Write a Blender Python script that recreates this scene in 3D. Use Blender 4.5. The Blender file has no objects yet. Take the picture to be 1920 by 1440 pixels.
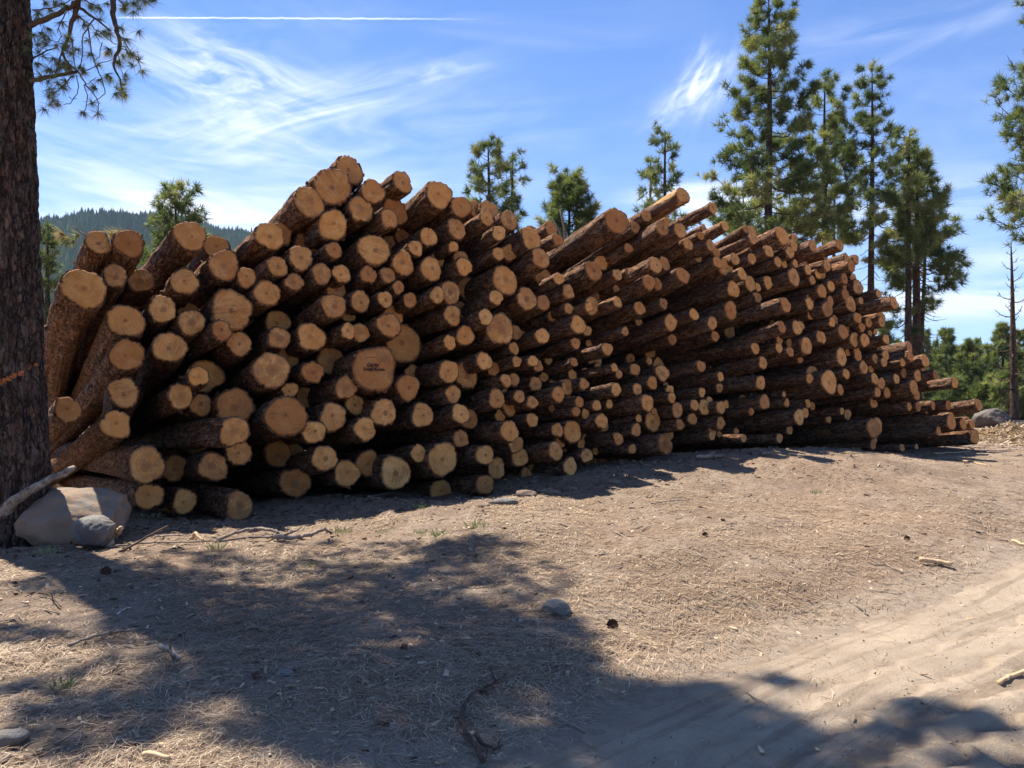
import bpy, math, random
import numpy as np
from mathutils import Vector, Matrix

# ------------------------------------------------------------------ camera, light, sky
SC = bpy.context.scene
COL = SC.collection
FPX, HORIZON, EYE = 1480.0, 705.0, 1.6          # focal length and horizon row in photo pixels, eye height
PITCH = math.atan((720 - HORIZON) / FPX)
cam_d = bpy.data.cameras.new("camera")
cam = bpy.data.objects.new("camera", cam_d); COL.objects.link(cam)
cam_d.sensor_width = 36.0; cam_d.lens = 36.0 * FPX / 1920.0
cam_d.clip_start = 0.05; cam_d.clip_end = 20000
cam.location = (0, 0, EYE); cam.rotation_euler = (math.pi / 2 - PITCH, 0, 0)
SC.camera = cam

SUN_AZ, SUN_EL = math.radians(-46), math.radians(60)   # azimuth from +Y, negative = to the left
SUNV = Vector((math.sin(SUN_AZ) * math.cos(SUN_EL), math.cos(SUN_AZ) * math.cos(SUN_EL), math.sin(SUN_EL)))
sun_d = bpy.data.lights.new("sun", 'SUN'); sun_d.energy = 5.0; sun_d.angle = math.radians(0.5)
sun_d.color = (1.0, 0.95, 0.86)
sun = bpy.data.objects.new("sun", sun_d); COL.objects.link(sun)
sun.location = (0, 0, 50); sun.rotation_euler = (-SUNV).to_track_quat('-Z', 'Y').to_euler()

SC.view_settings.view_transform = 'Standard'; SC.view_settings.look = 'None'
SC.view_settings.gamma = 1; SC.view_settings.use_curve_mapping = False
SC.view_settings.exposure = 1.18
SC.cycles.max_bounces = 6; SC.cycles.diffuse_bounces = 3; SC.cycles.transparent_max_bounces = 6
SC.cycles.volume_bounces = 0
SKY_STRENGTH = 0.092

class NT:
    """small helper to write node trees as expressions"""
    def __init__(s, tree): s.t = tree; s.N = tree.nodes; s.L = tree.links
    def n(s, typ, inputs=None, **props):
        nd = s.N.new(typ)
        for k, v in props.items(): setattr(nd, k, v)
        for k, v in (inputs or {}).items(): s.set(nd.inputs[k], v)
        return nd
    def set(s, sock, v):
        if isinstance(v, bpy.types.NodeSocket): s.L.new(v, sock)
        elif v is not None: sock.default_value = v
    def m(s, op, a, b=None, c=None, clamp=False):
        nd = s.N.new('ShaderNodeMath'); nd.operation = op; nd.use_clamp = clamp
        s.set(nd.inputs[0], a)
        if b is not None: s.set(nd.inputs[1], b)
        if c is not None: s.set(nd.inputs[2], c)
        return nd.outputs[0]
    def vm(s, op, a, b=None):
        nd = s.N.new('ShaderNodeVectorMath'); nd.operation = op
        s.set(nd.inputs[0], a)
        if b is not None: s.set(nd.inputs[3 if op == 'SCALE' else 1], b)
        return nd.outputs['Value'] if op in ('LENGTH', 'DOT_PRODUCT', 'DISTANCE') else nd.outputs[0]
    def xyz(s, x, y, z):
        return s.n('ShaderNodeCombineXYZ', {0: x, 1: y, 2: z}).outputs[0]
    def sep(s, v):
        return s.n('ShaderNodeSeparateXYZ', {0: v}).outputs
    def noise(s, vec, scale=5, detail=3, rough=0.55, dist=0.0, color=False):
        nd = s.n('ShaderNodeTexNoise', {'Vector': vec, 'Scale': scale, 'Detail': detail, 'Roughness': rough, 'Distortion': dist})
        return nd.outputs['Color' if color else 0]
    def ramp(s, fac, pts, interp='LINEAR'):
        nd = s.N.new('ShaderNodeValToRGB'); cr = nd.color_ramp; cr.interpolation = interp
        while len(cr.elements) < len(pts): cr.elements.new(0.5)
        for e, (p, c) in zip(cr.elements, pts):
            e.position = p
            e.color = (c, c, c, 1) if isinstance(c, (int, float)) else (c[0], c[1], c[2], 1)
        s.set(nd.inputs[0], fac); return nd.outputs[0]
    def step(s, x, lo, hi):
        return s.n('ShaderNodeMapRange', {'Value': x, 'From Min': lo, 'From Max': hi}, interpolation_type='SMOOTHSTEP').outputs[0]
    def mix(s, fac, a, b, mode='MIX'):
        nd = s.N.new('ShaderNodeMix'); nd.data_type = 'RGBA'; nd.blend_type = mode
        s.set(nd.inputs[0], fac)
        for sock, v in ((nd.inputs[6], a), (nd.inputs[7], b)):
            if isinstance(v, tuple) and len(v) == 3: v = (*v, 1)
            s.set(sock, v)
        return nd.outputs[2]

world = bpy.data.worlds.new("World"); SC.world = world; world.use_nodes = True
w = NT(world.node_tree); w.N.clear()
sky = w.n('ShaderNodeTexSky', sky_type='NISHITA', sun_disc=False, sun_elevation=SUN_EL, sun_rotation=SUN_AZ % (2 * math.pi),
          altitude=2200, air_density=1.0, dust_density=0.6, ozone_density=2.0)
dirv = w.n('ShaderNodeTexCoord').outputs['Generated']
dx, dy, dz = w.sep(dirv)[0:3]
ysafe = w.m('MAXIMUM', dy, 0.05)
gx, gz = w.m('DIVIDE', dx, ysafe), w.m('DIVIDE', dz, ysafe)     # where the direction meets a plane to the north
def px2g(px, py): return (px - 960) / FPX, (HORIZON - py) / FPX
def patch(px, py, sx, sy, ang, amount, kind):
    """one bank of cirrus: an elongated soft region filled with streaks lying along it"""
    cx, cz = px2g(px, py); ca, sa = math.cos(ang), math.sin(ang)
    ax, az = w.m('SUBTRACT', gx, cx), w.m('SUBTRACT', gz, cz)
    u = w.m('ADD', w.m('MULTIPLY', ax, ca), w.m('MULTIPLY', az, sa))
    v = w.m('SUBTRACT', w.m('MULTIPLY', az, ca), w.m('MULTIPLY', ax, sa))
    q = w.m('ADD', w.m('POWER', w.m('DIVIDE', u, sx / FPX), 2), w.m('POWER', w.m('DIVIDE', v, sy / FPX), 2))
    g = w.m('EXPONENT', w.m('MULTIPLY', q, -1))
    st = kind
    vec = w.xyz(w.m('MULTIPLY', u, st[0]), w.m('MULTIPLY', v, st[1]), px * 0.01)
    if kind == WIDE: return w.m('MULTIPLY', g, amount)
    nz = w.noise(vec, 1.0, 7, 0.6, 0.8)
    return w.m('MULTIPLY', w.m('MULTIPLY', g, w.step(nz, 0.30, 0.82)), amount)
WISP, BAND, PUFF, WIDE = (7, 26), (4, 30), (14, 40), (1, 1)
banks = [patch(430, 155, 200, 75, -0.35, 1.25, (9, 34)), patch(540, 215, 260, 45, 0.25, 0.9, (6, 40)), patch(1790, 572, 250, 22, 0.0, 0.55, WIDE), patch(1345, 372, 100, 22, 0.0, 0.5, WIDE), patch(250, 410, 300, 32, 0.0, 0.5, WIDE), patch(1880, 485, 120, 18, 0.05, 0.25, WIDE), patch(1600, 430, 260, 60, 0.0, 0.15, WIDE),
         patch(420, 290, 330, 45, -0.22, 0.75, BAND), patch(230, 330, 330, 45, -0.3, 0.9, BAND),
         patch(300, 400, 300, 50, -0.05, 1.3, BAND), patch(760, 260, 330, 70, 0.1, 0.35, WISP),
         patch(1300, 175, 80, 26, 0.6, 1.3, (12, 46)), patch(1322, 150, 60, 36, 1.15, 1.3, (12, 50)), patch(830, 135, 90, 20, 0.2, 0.5, PUFF),
         patch(1800, 562, 330, 34, 0.0, 2.2, BAND), patch(1600, 380, 420, 60, 0.1, 0.8, BAND), patch(1330, 375, 120, 30, 0.05, 1.6, BAND),
         patch(1850, 480, 150, 35, 0.05, 0.7, BAND), patch(1700, 105, 260, 16, 0.42, 0.45, BAND), patch(1620, 60, 260, 30, 0.2, 0.35, BAND), patch(700, 350, 260, 30, 0.0, 0.6, BAND)]
cl = banks[0]
for b_ in banks[1:]: cl = w.m('ADD', cl, b_)
cl = w.m('ADD', cl, w.m('MULTIPLY', w.step(w.noise(w.xyz(w.m('MULTIPLY', gx, 2.2), w.m('MULTIPLY', gz, 7), 3.0), 1, 6, 0.6, 0.8), 0.45, 0.8), 0.16))
# contrail: a thin line a little below the top of the picture
(c0, cz0), (c1, cz1) = px2g(225, 36), px2g(900, 39)
lin = w.m('ADD', w.m('MULTIPLY', gx, (cz1 - cz0) / (c1 - c0)), cz0 - c0 * (cz1 - cz0) / (c1 - c0))
wob = w.m('MULTIPLY', w.m('SUBTRACT', w.noise(w.xyz(gx, 0.0, 0.0), 60, 4, 0.6), 0.5), 0.0035)
dist = w.m('ABSOLUTE', w.m('SUBTRACT', w.m('SUBTRACT', gz, lin), wob))
trail = w.m('MULTIPLY', w.m('SUBTRACT', 1.0, w.step(dist, 0.0002, 0.0017)), w.m('MULTIPLY', w.step(gx, c0 - 0.02, c0 + 0.02), w.m('SUBTRACT', 1.0, w.step(gx, c1 - 0.16, c1 + 0.03))))
cl = w.m('ADD', cl, w.m('MULTIPLY', trail, w.m('ADD', 0.35, w.m('MULTIPLY', w.noise(w.xyz(gx, 0.0, 7.0), 45, 3, 0.6), 0.8))))
cl = w.m('MULTIPLY', cl, w.step(dy, 0.05, 0.3))
cl = w.m('MULTIPLY', w.m('MINIMUM', cl, 1.0), w.step(dz, -0.02, 0.02))
skycol = w.mix(1.0, sky.outputs[0], (0.54, 0.74, 1.03), 'MULTIPLY')
skycol = w.mix(w.m('MULTIPLY', cl, 0.85), skycol, (6.9, 7.2, 7.7))
bg = w.n('ShaderNodeBackground', {'Color': skycol, 'Strength': SKY_STRENGTH})
w.L.new(bg.outputs[0], w.n('ShaderNodeOutputWorld').inputs[0])

# ------------------------------------------------------------------ helpers
rng = np.random.default_rng(7)
def ray(px, py):
    d = Vector(((px - 960) / FPX, (720 - py) / FPX, -1.0))
    d.rotate(cam.rotation_euler); return d
def pt(px, py, Y):
    d = ray(px, py); return Vector((0, 0, EYE)) + d * (Y / d.y)

def _hash(ix, iy, iz, seed):
    h = (ix * 374761393 + iy * 668265263 + iz * 2147483647 + seed * 1274126177) & 0xFFFFFFFF
    h = ((h ^ (h >> 13)) * 1274126177) & 0xFFFFFFFF
    return ((h ^ (h >> 16)) & 0xFFFF) / 65535.0
def vnoise(x, y, z=0.0, seed=0):
    x, y, z = np.broadcast_arrays(np.asarray(x, float), np.asarray(y, float), np.asarray(z, float))
    ix, iy, iz = np.floor(x).astype(np.int64), np.floor(y).astype(np.int64), np.floor(z).astype(np.int64)
    fx, fy, fz = x - ix, y - iy, z - iz
    fx, fy, fz = fx * fx * (3 - 2 * fx), fy * fy * (3 - 2 * fy), fz * fz * (3 - 2 * fz)
    r = 0
    for a in (0, 1):
        for b in (0, 1):
            for c in (0, 1):
                wgt = (fx if a else 1 - fx) * (fy if b else 1 - fy) * (fz if c else 1 - fz)
                r = r + wgt * _hash(ix + a, iy + b, iz + c, seed)
    return r * 2 - 1
def fbm(x, y, z=0.0, oct=4, seed=0, gain=0.5):
    r, a = 0, 1.0
    for k in range(oct):
        r = r + a * vnoise(np.asarray(x) * 2 ** k, np.asarray(y) * 2 ** k, np.asarray(z) * 2 ** k, seed + k); a *= gain
    return r
def sstep(x, a, b):
    t = np.clip((np.asarray(x, float) - a) / (b - a), 0, 1); return t * t * (3 - 2 * t)

def mesh_np(name, V, quads=None, tris=None, mats=(), qmat=None, tmat=None, smooth=True, attrs=None):
    me = bpy.data.meshes.new(name)
    V = np.asarray(V, np.float32).reshape(-1, 3)
    q = np.zeros((0, 4), np.int32) if quads is None else np.asarray(quads, np.int32).reshape(-1, 4)
    t = np.zeros((0, 3), np.int32) if tris is None else np.asarray(tris, np.int32).reshape(-1, 3)
    me.vertices.add(len(V)); me.vertices.foreach_set('co', V.ravel())
    me.loops.add(q.size + t.size); me.polygons.add(len(q) + len(t))
    me.loops.foreach_set('vertex_index', np.concatenate([q.ravel(), t.ravel()]))
    st = np.concatenate([np.arange(len(q)) * 4, q.size + np.arange(len(t)) * 3]).astype(np.int32)
    me.polygons.foreach_set('loop_start', st)
    if qmat is not None or tmat is not None:
        mi = np.concatenate([np.zeros(len(q), np.int32) if qmat is None else np.broadcast_to(qmat, len(q)).astype(np.int32),
                             np.zeros(len(t), np.int32) if tmat is None else np.broadcast_to(tmat, len(t)).astype(np.int32)])
        me.polygons.foreach_set('material_index', mi)
    me.update(calc_edges=True)
    me.polygons.foreach_set('use_smooth', np.full(len(q) + len(t), smooth))
    for k, v in (attrs or {}).items():
        v = np.asarray(v, np.float32)
        if v.ndim == 1:
            me.attributes.new(k, 'FLOAT', 'POINT').data.foreach_set('value', v)
        else:
            me.attributes.new(k, 'FLOAT_VECTOR', 'POINT').data.foreach_set('vector', v.ravel())
    for m in mats: me.materials.append(m)
    return me
def link(name, me, parent=None, loc=None, **props):
    o = bpy.data.objects.new(name, me); COL.objects.link(o)
    if parent is not None: o.parent = parent
    if loc is not None: o.location = loc
    for k, v in props.items(): o[k] = v
    return o
def thing(o, label, cat, group=None):
    o['label'] = label; o['category'] = cat
    if group: o['group'] = group
    return o
def empty(name, loc, label, cat, group=None):
    o = bpy.data.objects.new(name, None); COL.objects.link(o); o.location = loc; o.empty_display_size = 0.2
    return thing(o, label, cat, group)

class Geo:
    """collects vertices, quads, triangles and point attributes"""
    def __init__(s): s.V, s.Q, s.T, s.A, s.n = [], [], [], {}, 0
    def add(s, V, Q=None, T=None, **at):
        V = np.asarray(V, np.float32).reshape(-1, 3)
        if Q is not None and len(Q): s.Q.append(np.asarray(Q).reshape(-1, 4) + s.n)
        if T is not None and len(T): s.T.append(np.asarray(T).reshape(-1, 3) + s.n)
        s.V.append(V)
        for k, v in at.items():
            s.A.setdefault(k, []).append(np.broadcast_to(np.asarray(v, np.float32), (len(V),) + np.shape(v)[1:] if np.ndim(v) > 0 and len(np.atleast_1d(v)) == len(V) else (len(V),) + np.shape(v)))
        s.n += len(V)
    def tube(s, P, R, n=6, cap=True, **at):
        P = np.asarray(P, float); R = np.broadcast_to(np.asarray(R, float), len(P))
        T = np.gradient(P, axis=0); T /= np.linalg.norm(T, axis=1)[:, None] + 1e-9
        ref = np.array([0, 0, 1.0]) if abs(T[0][2]) < 0.8 else np.array([1.0, 0, 0])
        U = np.cross(T, ref); U /= np.linalg.norm(U, axis=1)[:, None] + 1e-9
        W = np.cross(T, U)
        th = np.arange(n) / n * 2 * math.pi
        V = P[:, None] + R[:, None, None] * (np.cos(th)[None, :, None] * U[:, None] + np.sin(th)[None, :, None] * W[:, None])
        i = np.arange(len(P) - 1)[:, None] * n; j = np.arange(n)[None]; k = (j + 1) % n
        Q = np.stack([i + j, i + k, i + n + k, i + n + j], -1).reshape(-1, 4)
        V = V.reshape(-1, 3); T_ = []
        if cap:
            m = len(V); V = np.vstack([V, P[0], P[-1]]); jj = np.arange(n); kk = (jj + 1) % n
            b = (len(P) - 1) * n
            T_ = np.vstack([np.stack([np.full(n, m), kk, jj], -1), np.stack([np.full(n, m + 1), b + jj, b + kk], -1)])
        s.add(V, Q, T_, **at)
    def mesh(s, name, mats, smooth=True):
        cat = lambda L, w_: np.concatenate(L) if L else np.zeros((0, w_), int)
        return mesh_np(name, np.concatenate(s.V), cat(s.Q, 4), cat(s.T, 3), mats, smooth=smooth, attrs={k: np.concatenate(v) for k, v in s.A.items()})

# ------------------------------------------------------------------ materials
def material(name):
    m = bpy.data.materials.new(name); m.use_nodes = True; t = NT(m.node_tree); t.N.clear()
    b = t.n('ShaderNodeBsdfPrincipled', {'Roughness': 0.85, 'Specular IOR Level': 0.25})
    t.L.new(b.outputs[0], t.n('ShaderNodeOutputMaterial').inputs[0])
    return m, t, b
def bump(t, b, h, strength=0.5, dist=0.02):
    nd = t.n('ShaderNodeBump', {'Height': h, 'Strength': strength, 'Distance': dist}); t.L.new(nd.outputs[0], b.inputs['Normal'])
def attr(t, name, out='Vector'): return t.n('ShaderNodeAttribute', attribute_name=name).outputs[out]

# sawn log ends: 'fc' holds (u, v, seed) with the pith at 0 and the rim near 1
MAT_CUT, t, b = material('sawn_wood')
fc = attr(t, 'fc'); u, v, sd = t.sep(fc)[0:3]
uv = t.xyz(u, v, 0.0); s10 = t.m('MULTIPLY', sd, 37.0)
uvs = t.xyz(u, v, s10)
wn = t.n('ShaderNodeTexWhiteNoise', {'W': sd}, noise_dimensions='1D').outputs['Color']
ra, rb, rc = t.sep(wn)[0:3]
rad = t.m('ADD', t.vm('LENGTH', uv), t.m('MULTIPLY', t.m('SUBTRACT', t.noise(uvs, 2.2, 2), 0.5), 0.16))
ring = t.m('SINE', t.m('ADD', t.m('MULTIPLY', rad, 58.0), t.m('MULTIPLY', t.noise(uvs, 3, 2), 9.0)))
ringf = t.m('SINE', t.m('ADD', t.m('MULTIPLY', rad, 31.0), t.m('MULTIPLY', t.noise(uvs, 2, 2), 6.0)))
base = t.mix(ra, (0.76, 0.385, 0.125), (0.66, 0.285, 0.075))
base = t.mix(t.step(rb, 0.6, 0.95), base, (0.44, 0.20, 0.065))
base = t.mix(t.step(t.noise(uvs, 1.6, 3), 0.4, 0.68), base, t.mix(rc, (0.56, 0.215, 0.050), (0.82, 0.47, 0.17)))
base = t.mix(t.m('MULTIPLY', t.step(t.noise(t.vm('ADD', uvs, (9.0, 4.0, 2.0)), 1.3, 2), 0.50, 0.64), 0.40), base, (0.84, 0.51, 0.21))
base = t.mix(t.m('MULTIPLY', t.step(ring, 0.1, 1.0), 0.30), base, (0.34, 0.17, 0.07))
base = t.mix(t.m('MULTIPLY', t.step(ringf, 0.4, 1.0), 0.22), base, (0.38, 0.19, 0.08))
hsize = t.m('ADD', 0.12, t.m('MULTIPLY', t.m('POWER', rb, 2.0), 0.26))
hrad = t.m('ADD', rad, t.m('MULTIPLY', t.m('SUBTRACT', t.noise(uvs, 5, 3), 0.5), 0.10))
heart = t.m('SUBTRACT', 1.0, t.step(t.m('SUBTRACT', hrad, hsize), -0.018, 0.018))
heart = t.m('MULTIPLY', heart, t.m('ADD', 0.50, t.m('MULTIPLY', rc, 0.45)))
base = t.mix(heart, base, (0.33, 0.145, 0.065))
pith = t.m('SUBTRACT', 1.0, t.step(rad, 0.02, 0.05)); base = t.mix(t.m('MULTIPLY', pith, 0.6), base, (0.16, 0.07, 0.03))
# saw marks: streaks across the face
ang = t.m('MULTIPLY', ra, 6.283); ca, sa = t.m('COSINE', ang), t.m('SINE', ang)
su = t.m('ADD', t.m('MULTIPLY', u, ca), t.m('MULTIPLY', v, sa)); sv = t.m('SUBTRACT', t.m('MULTIPLY', v, ca), t.m('MULTIPLY', u, sa))
saw = t.noise(t.xyz(t.m('MULTIPLY', su, 1.1), t.m('MULTIPLY', sv, 17.0), s10), 1.0, 4, 0.65)
sawamt = t.m('MULTIPLY', t.step(rc, 0.15, 0.6), t.step(t.noise(uvs, 1.1, 2), 0.38, 0.6))
base = t.mix(t.m('MULTIPLY', t.m('MULTIPLY', t.step(saw, 0.45, 0.66), sawamt), 0.9), base, (0.27, 0.115, 0.045))
# grey-blue dirt and pitch stain near the rim, radial checks
dirt = t.m('MULTIPLY', t.step(t.noise(uvs, 2.7, 4, 0.65), 0.50, 0.70), t.m('MULTIPLY', t.step(rb, 0.1, 0.9), 0.7))
base = t.mix(dirt, base, (0.20, 0.15, 0.11))
edge = t.step(t.m('ADD', rad, t.m('MULTIPLY', t.noise(uvs, 9, 3), 0.12)), 0.90, 1.06)
base = t.mix(t.m('MULTIPLY', edge, 0.75), base, (0.21, 0.095, 0.04))
th = t.m('ARCTAN2', v, u)
spk = t.m('ABSOLUTE', t.m('SINE', t.m('ADD', t.m('MULTIPLY', th, 2.5), t.m('ADD', s10, t.m('MULTIPLY', t.noise(uvs, 4, 2), 0.8)))))
chk = t.m('MULTIPLY', t.m('LESS_THAN', t.m('MULTIPLY', spk, rad), 0.012), t.m('MULTIPLY', t.m('LESS_THAN', rad, t.m('MULTIPLY', rc, 0.75)), t.m('GREATER_THAN', ra, 0.55)))
base = t.mix(t.m('MULTIPLY', chk, 0.8), base, (0.09, 0.04, 0.02))
fine = t.noise(uvs, 60, 3, 0.7); base = t.mix(t.m('MULTIPLY', t.step(fine, 0.5, 0.8), 0.22), base, (0.25, 0.13, 0.06))
tone = t.n('ShaderNodeTexWhiteNoise', {'W': t.m('ADD', sd, 5.3)}, noise_dimensions='1D').outputs['Value']
base = t.mix(1.0, base, t.ramp(tone, [(0.0, (0.70, 0.54, 0.44)), (0.25, (0.92, 0.80, 0.70)), (0.6, (1.06, 0.95, 0.80)), (1.0, (1.12, 1.02, 0.88))]), 'MULTIPLY')
t.set(b.inputs['Base Color'], base); b.inputs['Roughness'].default_value = 0.8
bump(t, b, t.m('ADD', t.m('MULTIPLY', saw, sawamt), t.m('MULTIPLY', fine, 0.3)), 0.5, 0.006)

# bark: 'bc' holds (x, y, squeezed length) + seed shift
def bark_material(name, dark, mid, light, orange_amt, grey, plates=13.0, flake=0.75):
    m, t, b = material(name)
    bc = attr(t, 'bc'); sdv = t.n('ShaderNodeAttribute', attribute_name='bs').outputs['Fac']
    P = t.vm('ADD', bc, t.xyz(t.m('MULTIPLY', sdv, 31.0), t.m('MULTIPLY', sdv, 17.0), 0.0))
    warp = t.vm('ADD', P, t.vm('SCALE', t.vm('SUBTRACT', t.noise(P, 14, 3, color=True), (0.5, 0.5, 0.5)), 0.05))
    v1, v2 = t.noise(warp, plates, 3, 0.6), t.noise(warp, plates * 2.4, 3, 0.6)
    e1, e2 = t.m('ABSOLUTE', t.m('SUBTRACT', v1, 0.5)), t.m('ABSOLUTE', t.m('SUBTRACT', v2, 0.5))
    fur = t.m('MULTIPLY', t.step(e1, 0.0, 0.05), t.m('ADD', 0.45, t.m('MULTIPLY', t.step(e2, 0.0, 0.07), 0.55)))
    vc = t.noise(warp, plates * 1.1, 2, 0.6, color=True)
    n1, n2 = t.noise(P, 4, 4, 0.6), t.noise(P, 40, 4, 0.7)
    c = t.mix(t.step(t.sep(vc)[0], 0.35, 0.65), mid, light)
    tone = t.n('ShaderNodeTexWhiteNoise', {'W': sdv}, noise_dimensions='1D').outputs['Value']
    c = t.mix(t.m('MULTIPLY', tone, 0.42), c, t.mix(t.sep(vc)[1], (0.115, 0.085, 0.066), (0.24, 0.19, 0.15))) if flake > 0.5 else c
    c = t.mix(t.step(n2, 0.35, 0.7), c, t.mix(0.5, c, dark))
    c = t.mix(t.m('MULTIPLY', t.step(n1, 0.52, 0.72), grey), c, (0.17, 0.145, 0.125))
    c = t.mix(t.m('MULTIPLY', t.step(t.noise(P, 2.3, 5, 0.7), 0.60, 0.66), orange_amt), c, (0.36, 0.15, 0.045))
    c = t.mix(t.m('MULTIPLY', t.step(t.noise(P, 11, 5, 0.7), 0.54, 0.64), flake), c, (0.30, 0.135, 0.055))
    c = t.mix(t.m('MULTIPLY', t.step(t.noise(t.vm('ADD', P, (7.0, 3.0, 1.0)), 17, 5, 0.7), 0.56, 0.66), flake), c, (0.24, 0.185, 0.14))
    c = t.mix(fur, dark, c)
    t.set(b.inputs['Base Color'], c); b.inputs['Roughness'].default_value = 0.92; b.inputs['Specular IOR Level'].default_value = 0.12
    bump(t, b, t.m('ADD', fur, t.m('MULTIPLY', n2, 0.6)), 0.9, 0.02)
    return m
MAT_BARK = bark_material('log_bark', (0.052, 0.022, 0.012), (0.25, 0.108, 0.052), (0.46, 0.25, 0.135), 0.9, 0.7, 13.0, 0.95)
MAT_TRUNK = bark_material('pine_bark', (0.026, 0.018, 0.014), (0.105, 0.066, 0.048), (0.17, 0.115, 0.085), 0.0, 0.4, 9.0, 0.3)
MAT_PEEL, t, b = material('peeled_wood')
bc = attr(t, 'bc'); cN = t.noise(bc, 12, 5, 0.65)
t.set(b.inputs['Base Color'], t.mix(t.step(t.noise(bc, 4, 5, 0.65), 0.50, 0.54), t.ramp(cN, [(0.3, (0.30, 0.14, 0.05)), (0.5, (0.46, 0.24, 0.09)), (0.7, (0.55, 0.34, 0.15))]), (0.12, 0.055, 0.03))); bump(t, b, cN, 0.6, 0.01)

def simple(name, pts, scale=8, rough=0.9, bumpd=0.01, coord='Object', attrname=None, bs=0.6):
    m, t, b = material(name)
    c = t.n('ShaderNodeTexCoord').outputs[coord]
    n = t.noise(c, scale, 5, 0.62)
    if attrname:
        a = t.n('ShaderNodeAttribute', attribute_name=attrname).outputs['Fac']
        n2 = t.m('ADD', t.m('MULTIPLY', n, 0.35), t.m('MULTIPLY', a, 0.65))
    else: n2 = n
    t.set(b.inputs['Base Color'], t.ramp(n2, pts)); b.inputs['Roughness'].default_value = rough
    bump(t, b, n, bs, bumpd); return m
MAT_DEADWOOD = simple('dead_wood', [(0.3, (0.10, 0.075, 0.055)), (0.5, (0.26, 0.20, 0.15)), (0.7, (0.40, 0.33, 0.26))], 18)
MAT_TWIG = simple('twig_bark', [(0.3, (0.045, 0.028, 0.02)), (0.7, (0.14, 0.085, 0.055))], 20)
MAT_SPLIT = simple('split_wood', [(0.3, (0.42, 0.27, 0.14)), (0.7, (0.62, 0.45, 0.27))], 20)
MAT_CONE = simple('pine_cone_scales', [(0.3, (0.03, 0.016, 0.01)), (0.7, (0.12, 0.06, 0.03))], 30)

def rock_material(name, a, c, d):
    m, t, b = material(name)
    P = t.n('ShaderNodeTexCoord').outputs['Object']; g = t.n('ShaderNodeNewGeometry').outputs['Normal']
    n1, n2, n3 = t.noise(P, 2.2, 5, 0.6), t.noise(P, 14, 5, 0.7), t.noise(P, 90, 3, 0.7)
    col = t.mix(t.step(n1, 0.4, 0.6), a, c)
    lich = t.m('MULTIPLY', t.step(n2, 0.42, 0.62), t.step(t.sep(g)[2], 0.35, 0.8)); col = t.mix(lich, col, d)
    col = t.mix(t.m('MULTIPLY', t.step(n3, 0.5, 0.75), 0.45), col, (0.06, 0.05, 0.045))
    t.set(b.inputs['Base Color'], col); bump(t, b, t.m('ADD', n2, t.m('MULTIPLY', n3, 0.5)), 0.8, 0.02); return m
MAT_ROCK = rock_material('boulder_stone', (0.33, 0.21, 0.13), (0.26, 0.17, 0.11), (0.22, 0.20, 0.165))
MAT_ROCK2 = rock_material('grey_stone', (0.24, 0.20, 0.16), (0.16, 0.135, 0.115), (0.22, 0.21, 0.185))

MAT_ROCK3 = rock_material('brown_stone', (0.13, 0.10, 0.08), (0.10, 0.08, 0.07), (0.15, 0.15, 0.12))
MAT_CLOD = rock_material('soil', (0.20, 0.14, 0.095), (0.16, 0.11, 0.075), (0.26, 0.19, 0.13))
def leaf_material(name, cols, trans=0.35):
    m = bpy.data.materials.new(name); m.use_nodes = True; t = NT(m.node_tree); t.N.clear()
    a = t.n('ShaderNodeAttribute', attribute_name='tint').outputs['Fac']
    c = t.ramp(a, cols)
    d = t.n('ShaderNodeBsdfPrincipled', {'Base Color': c, 'Roughness': 0.5, 'Specular IOR Level': 0.35}).outputs[0]
    tr = t.n('ShaderNodeBsdfTranslucent', {'Color': t.mix(1.0, c, (1.25, 1.3, 0.7), 'MULTIPLY')}).outputs[0]
    mx = t.n('ShaderNodeMixShader', {0: trans, 1: d, 2: tr})
    t.L.new(mx.outputs[0], t.n('ShaderNodeOutputMaterial').inputs[0]); return m
MAT_NEEDLE = leaf_material('pine_needles', [(0.0, (0.075, 0.100, 0.038)), (0.5, (0.155, 0.185, 0.068)), (0.85, (0.24, 0.26, 0.10)), (1.0, (0.33, 0.30, 0.14))], 0.42)
MAT_NEEDLE_NEAR = leaf_material('near_pine_needles', [(0.0, (0.10, 0.125, 0.05)), (0.6, (0.18, 0.19, 0.08)), (0.9, (0.26, 0.26, 0.13)), (1.0, (0.42, 0.26, 0.13))], 0.4)
MAT_NEEDLE_FAR = leaf_material('far_pine_needles', [(0.0, (0.07, 0.11, 0.035)), (0.6, (0.14, 0.19, 0.065)), (1.0, (0.22, 0.25, 0.09))], 0.2)
MAT_STRAW = leaf_material('dry_needles', [(0.0, (0.19, 0.12, 0.07)), (0.45, (0.36, 0.245, 0.15)), (0.8, (0.54, 0.40, 0.26)), (1.0, (0.70, 0.57, 0.42))], 0.1)
MAT_GRASS = leaf_material('grass_blades', [(0.0, (0.08, 0.12, 0.04)), (0.7, (0.14, 0.19, 0.07)), (1.0, (0.42, 0.36, 0.20))], 0.3)
MAT_CHIP = simple('wood_chips', [(0.2, (0.17, 0.10, 0.06)), (0.5, (0.36, 0.25, 0.15)), (0.8, (0.60, 0.46, 0.31))], 30, attrname='tint')
MAT_PEBBLE = simple('pebbles', [(0.2, (0.10, 0.08, 0.065)), (0.5, (0.27, 0.215, 0.17)), (0.8, (0.42, 0.36, 0.30))], 40, attrname='tint')

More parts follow.
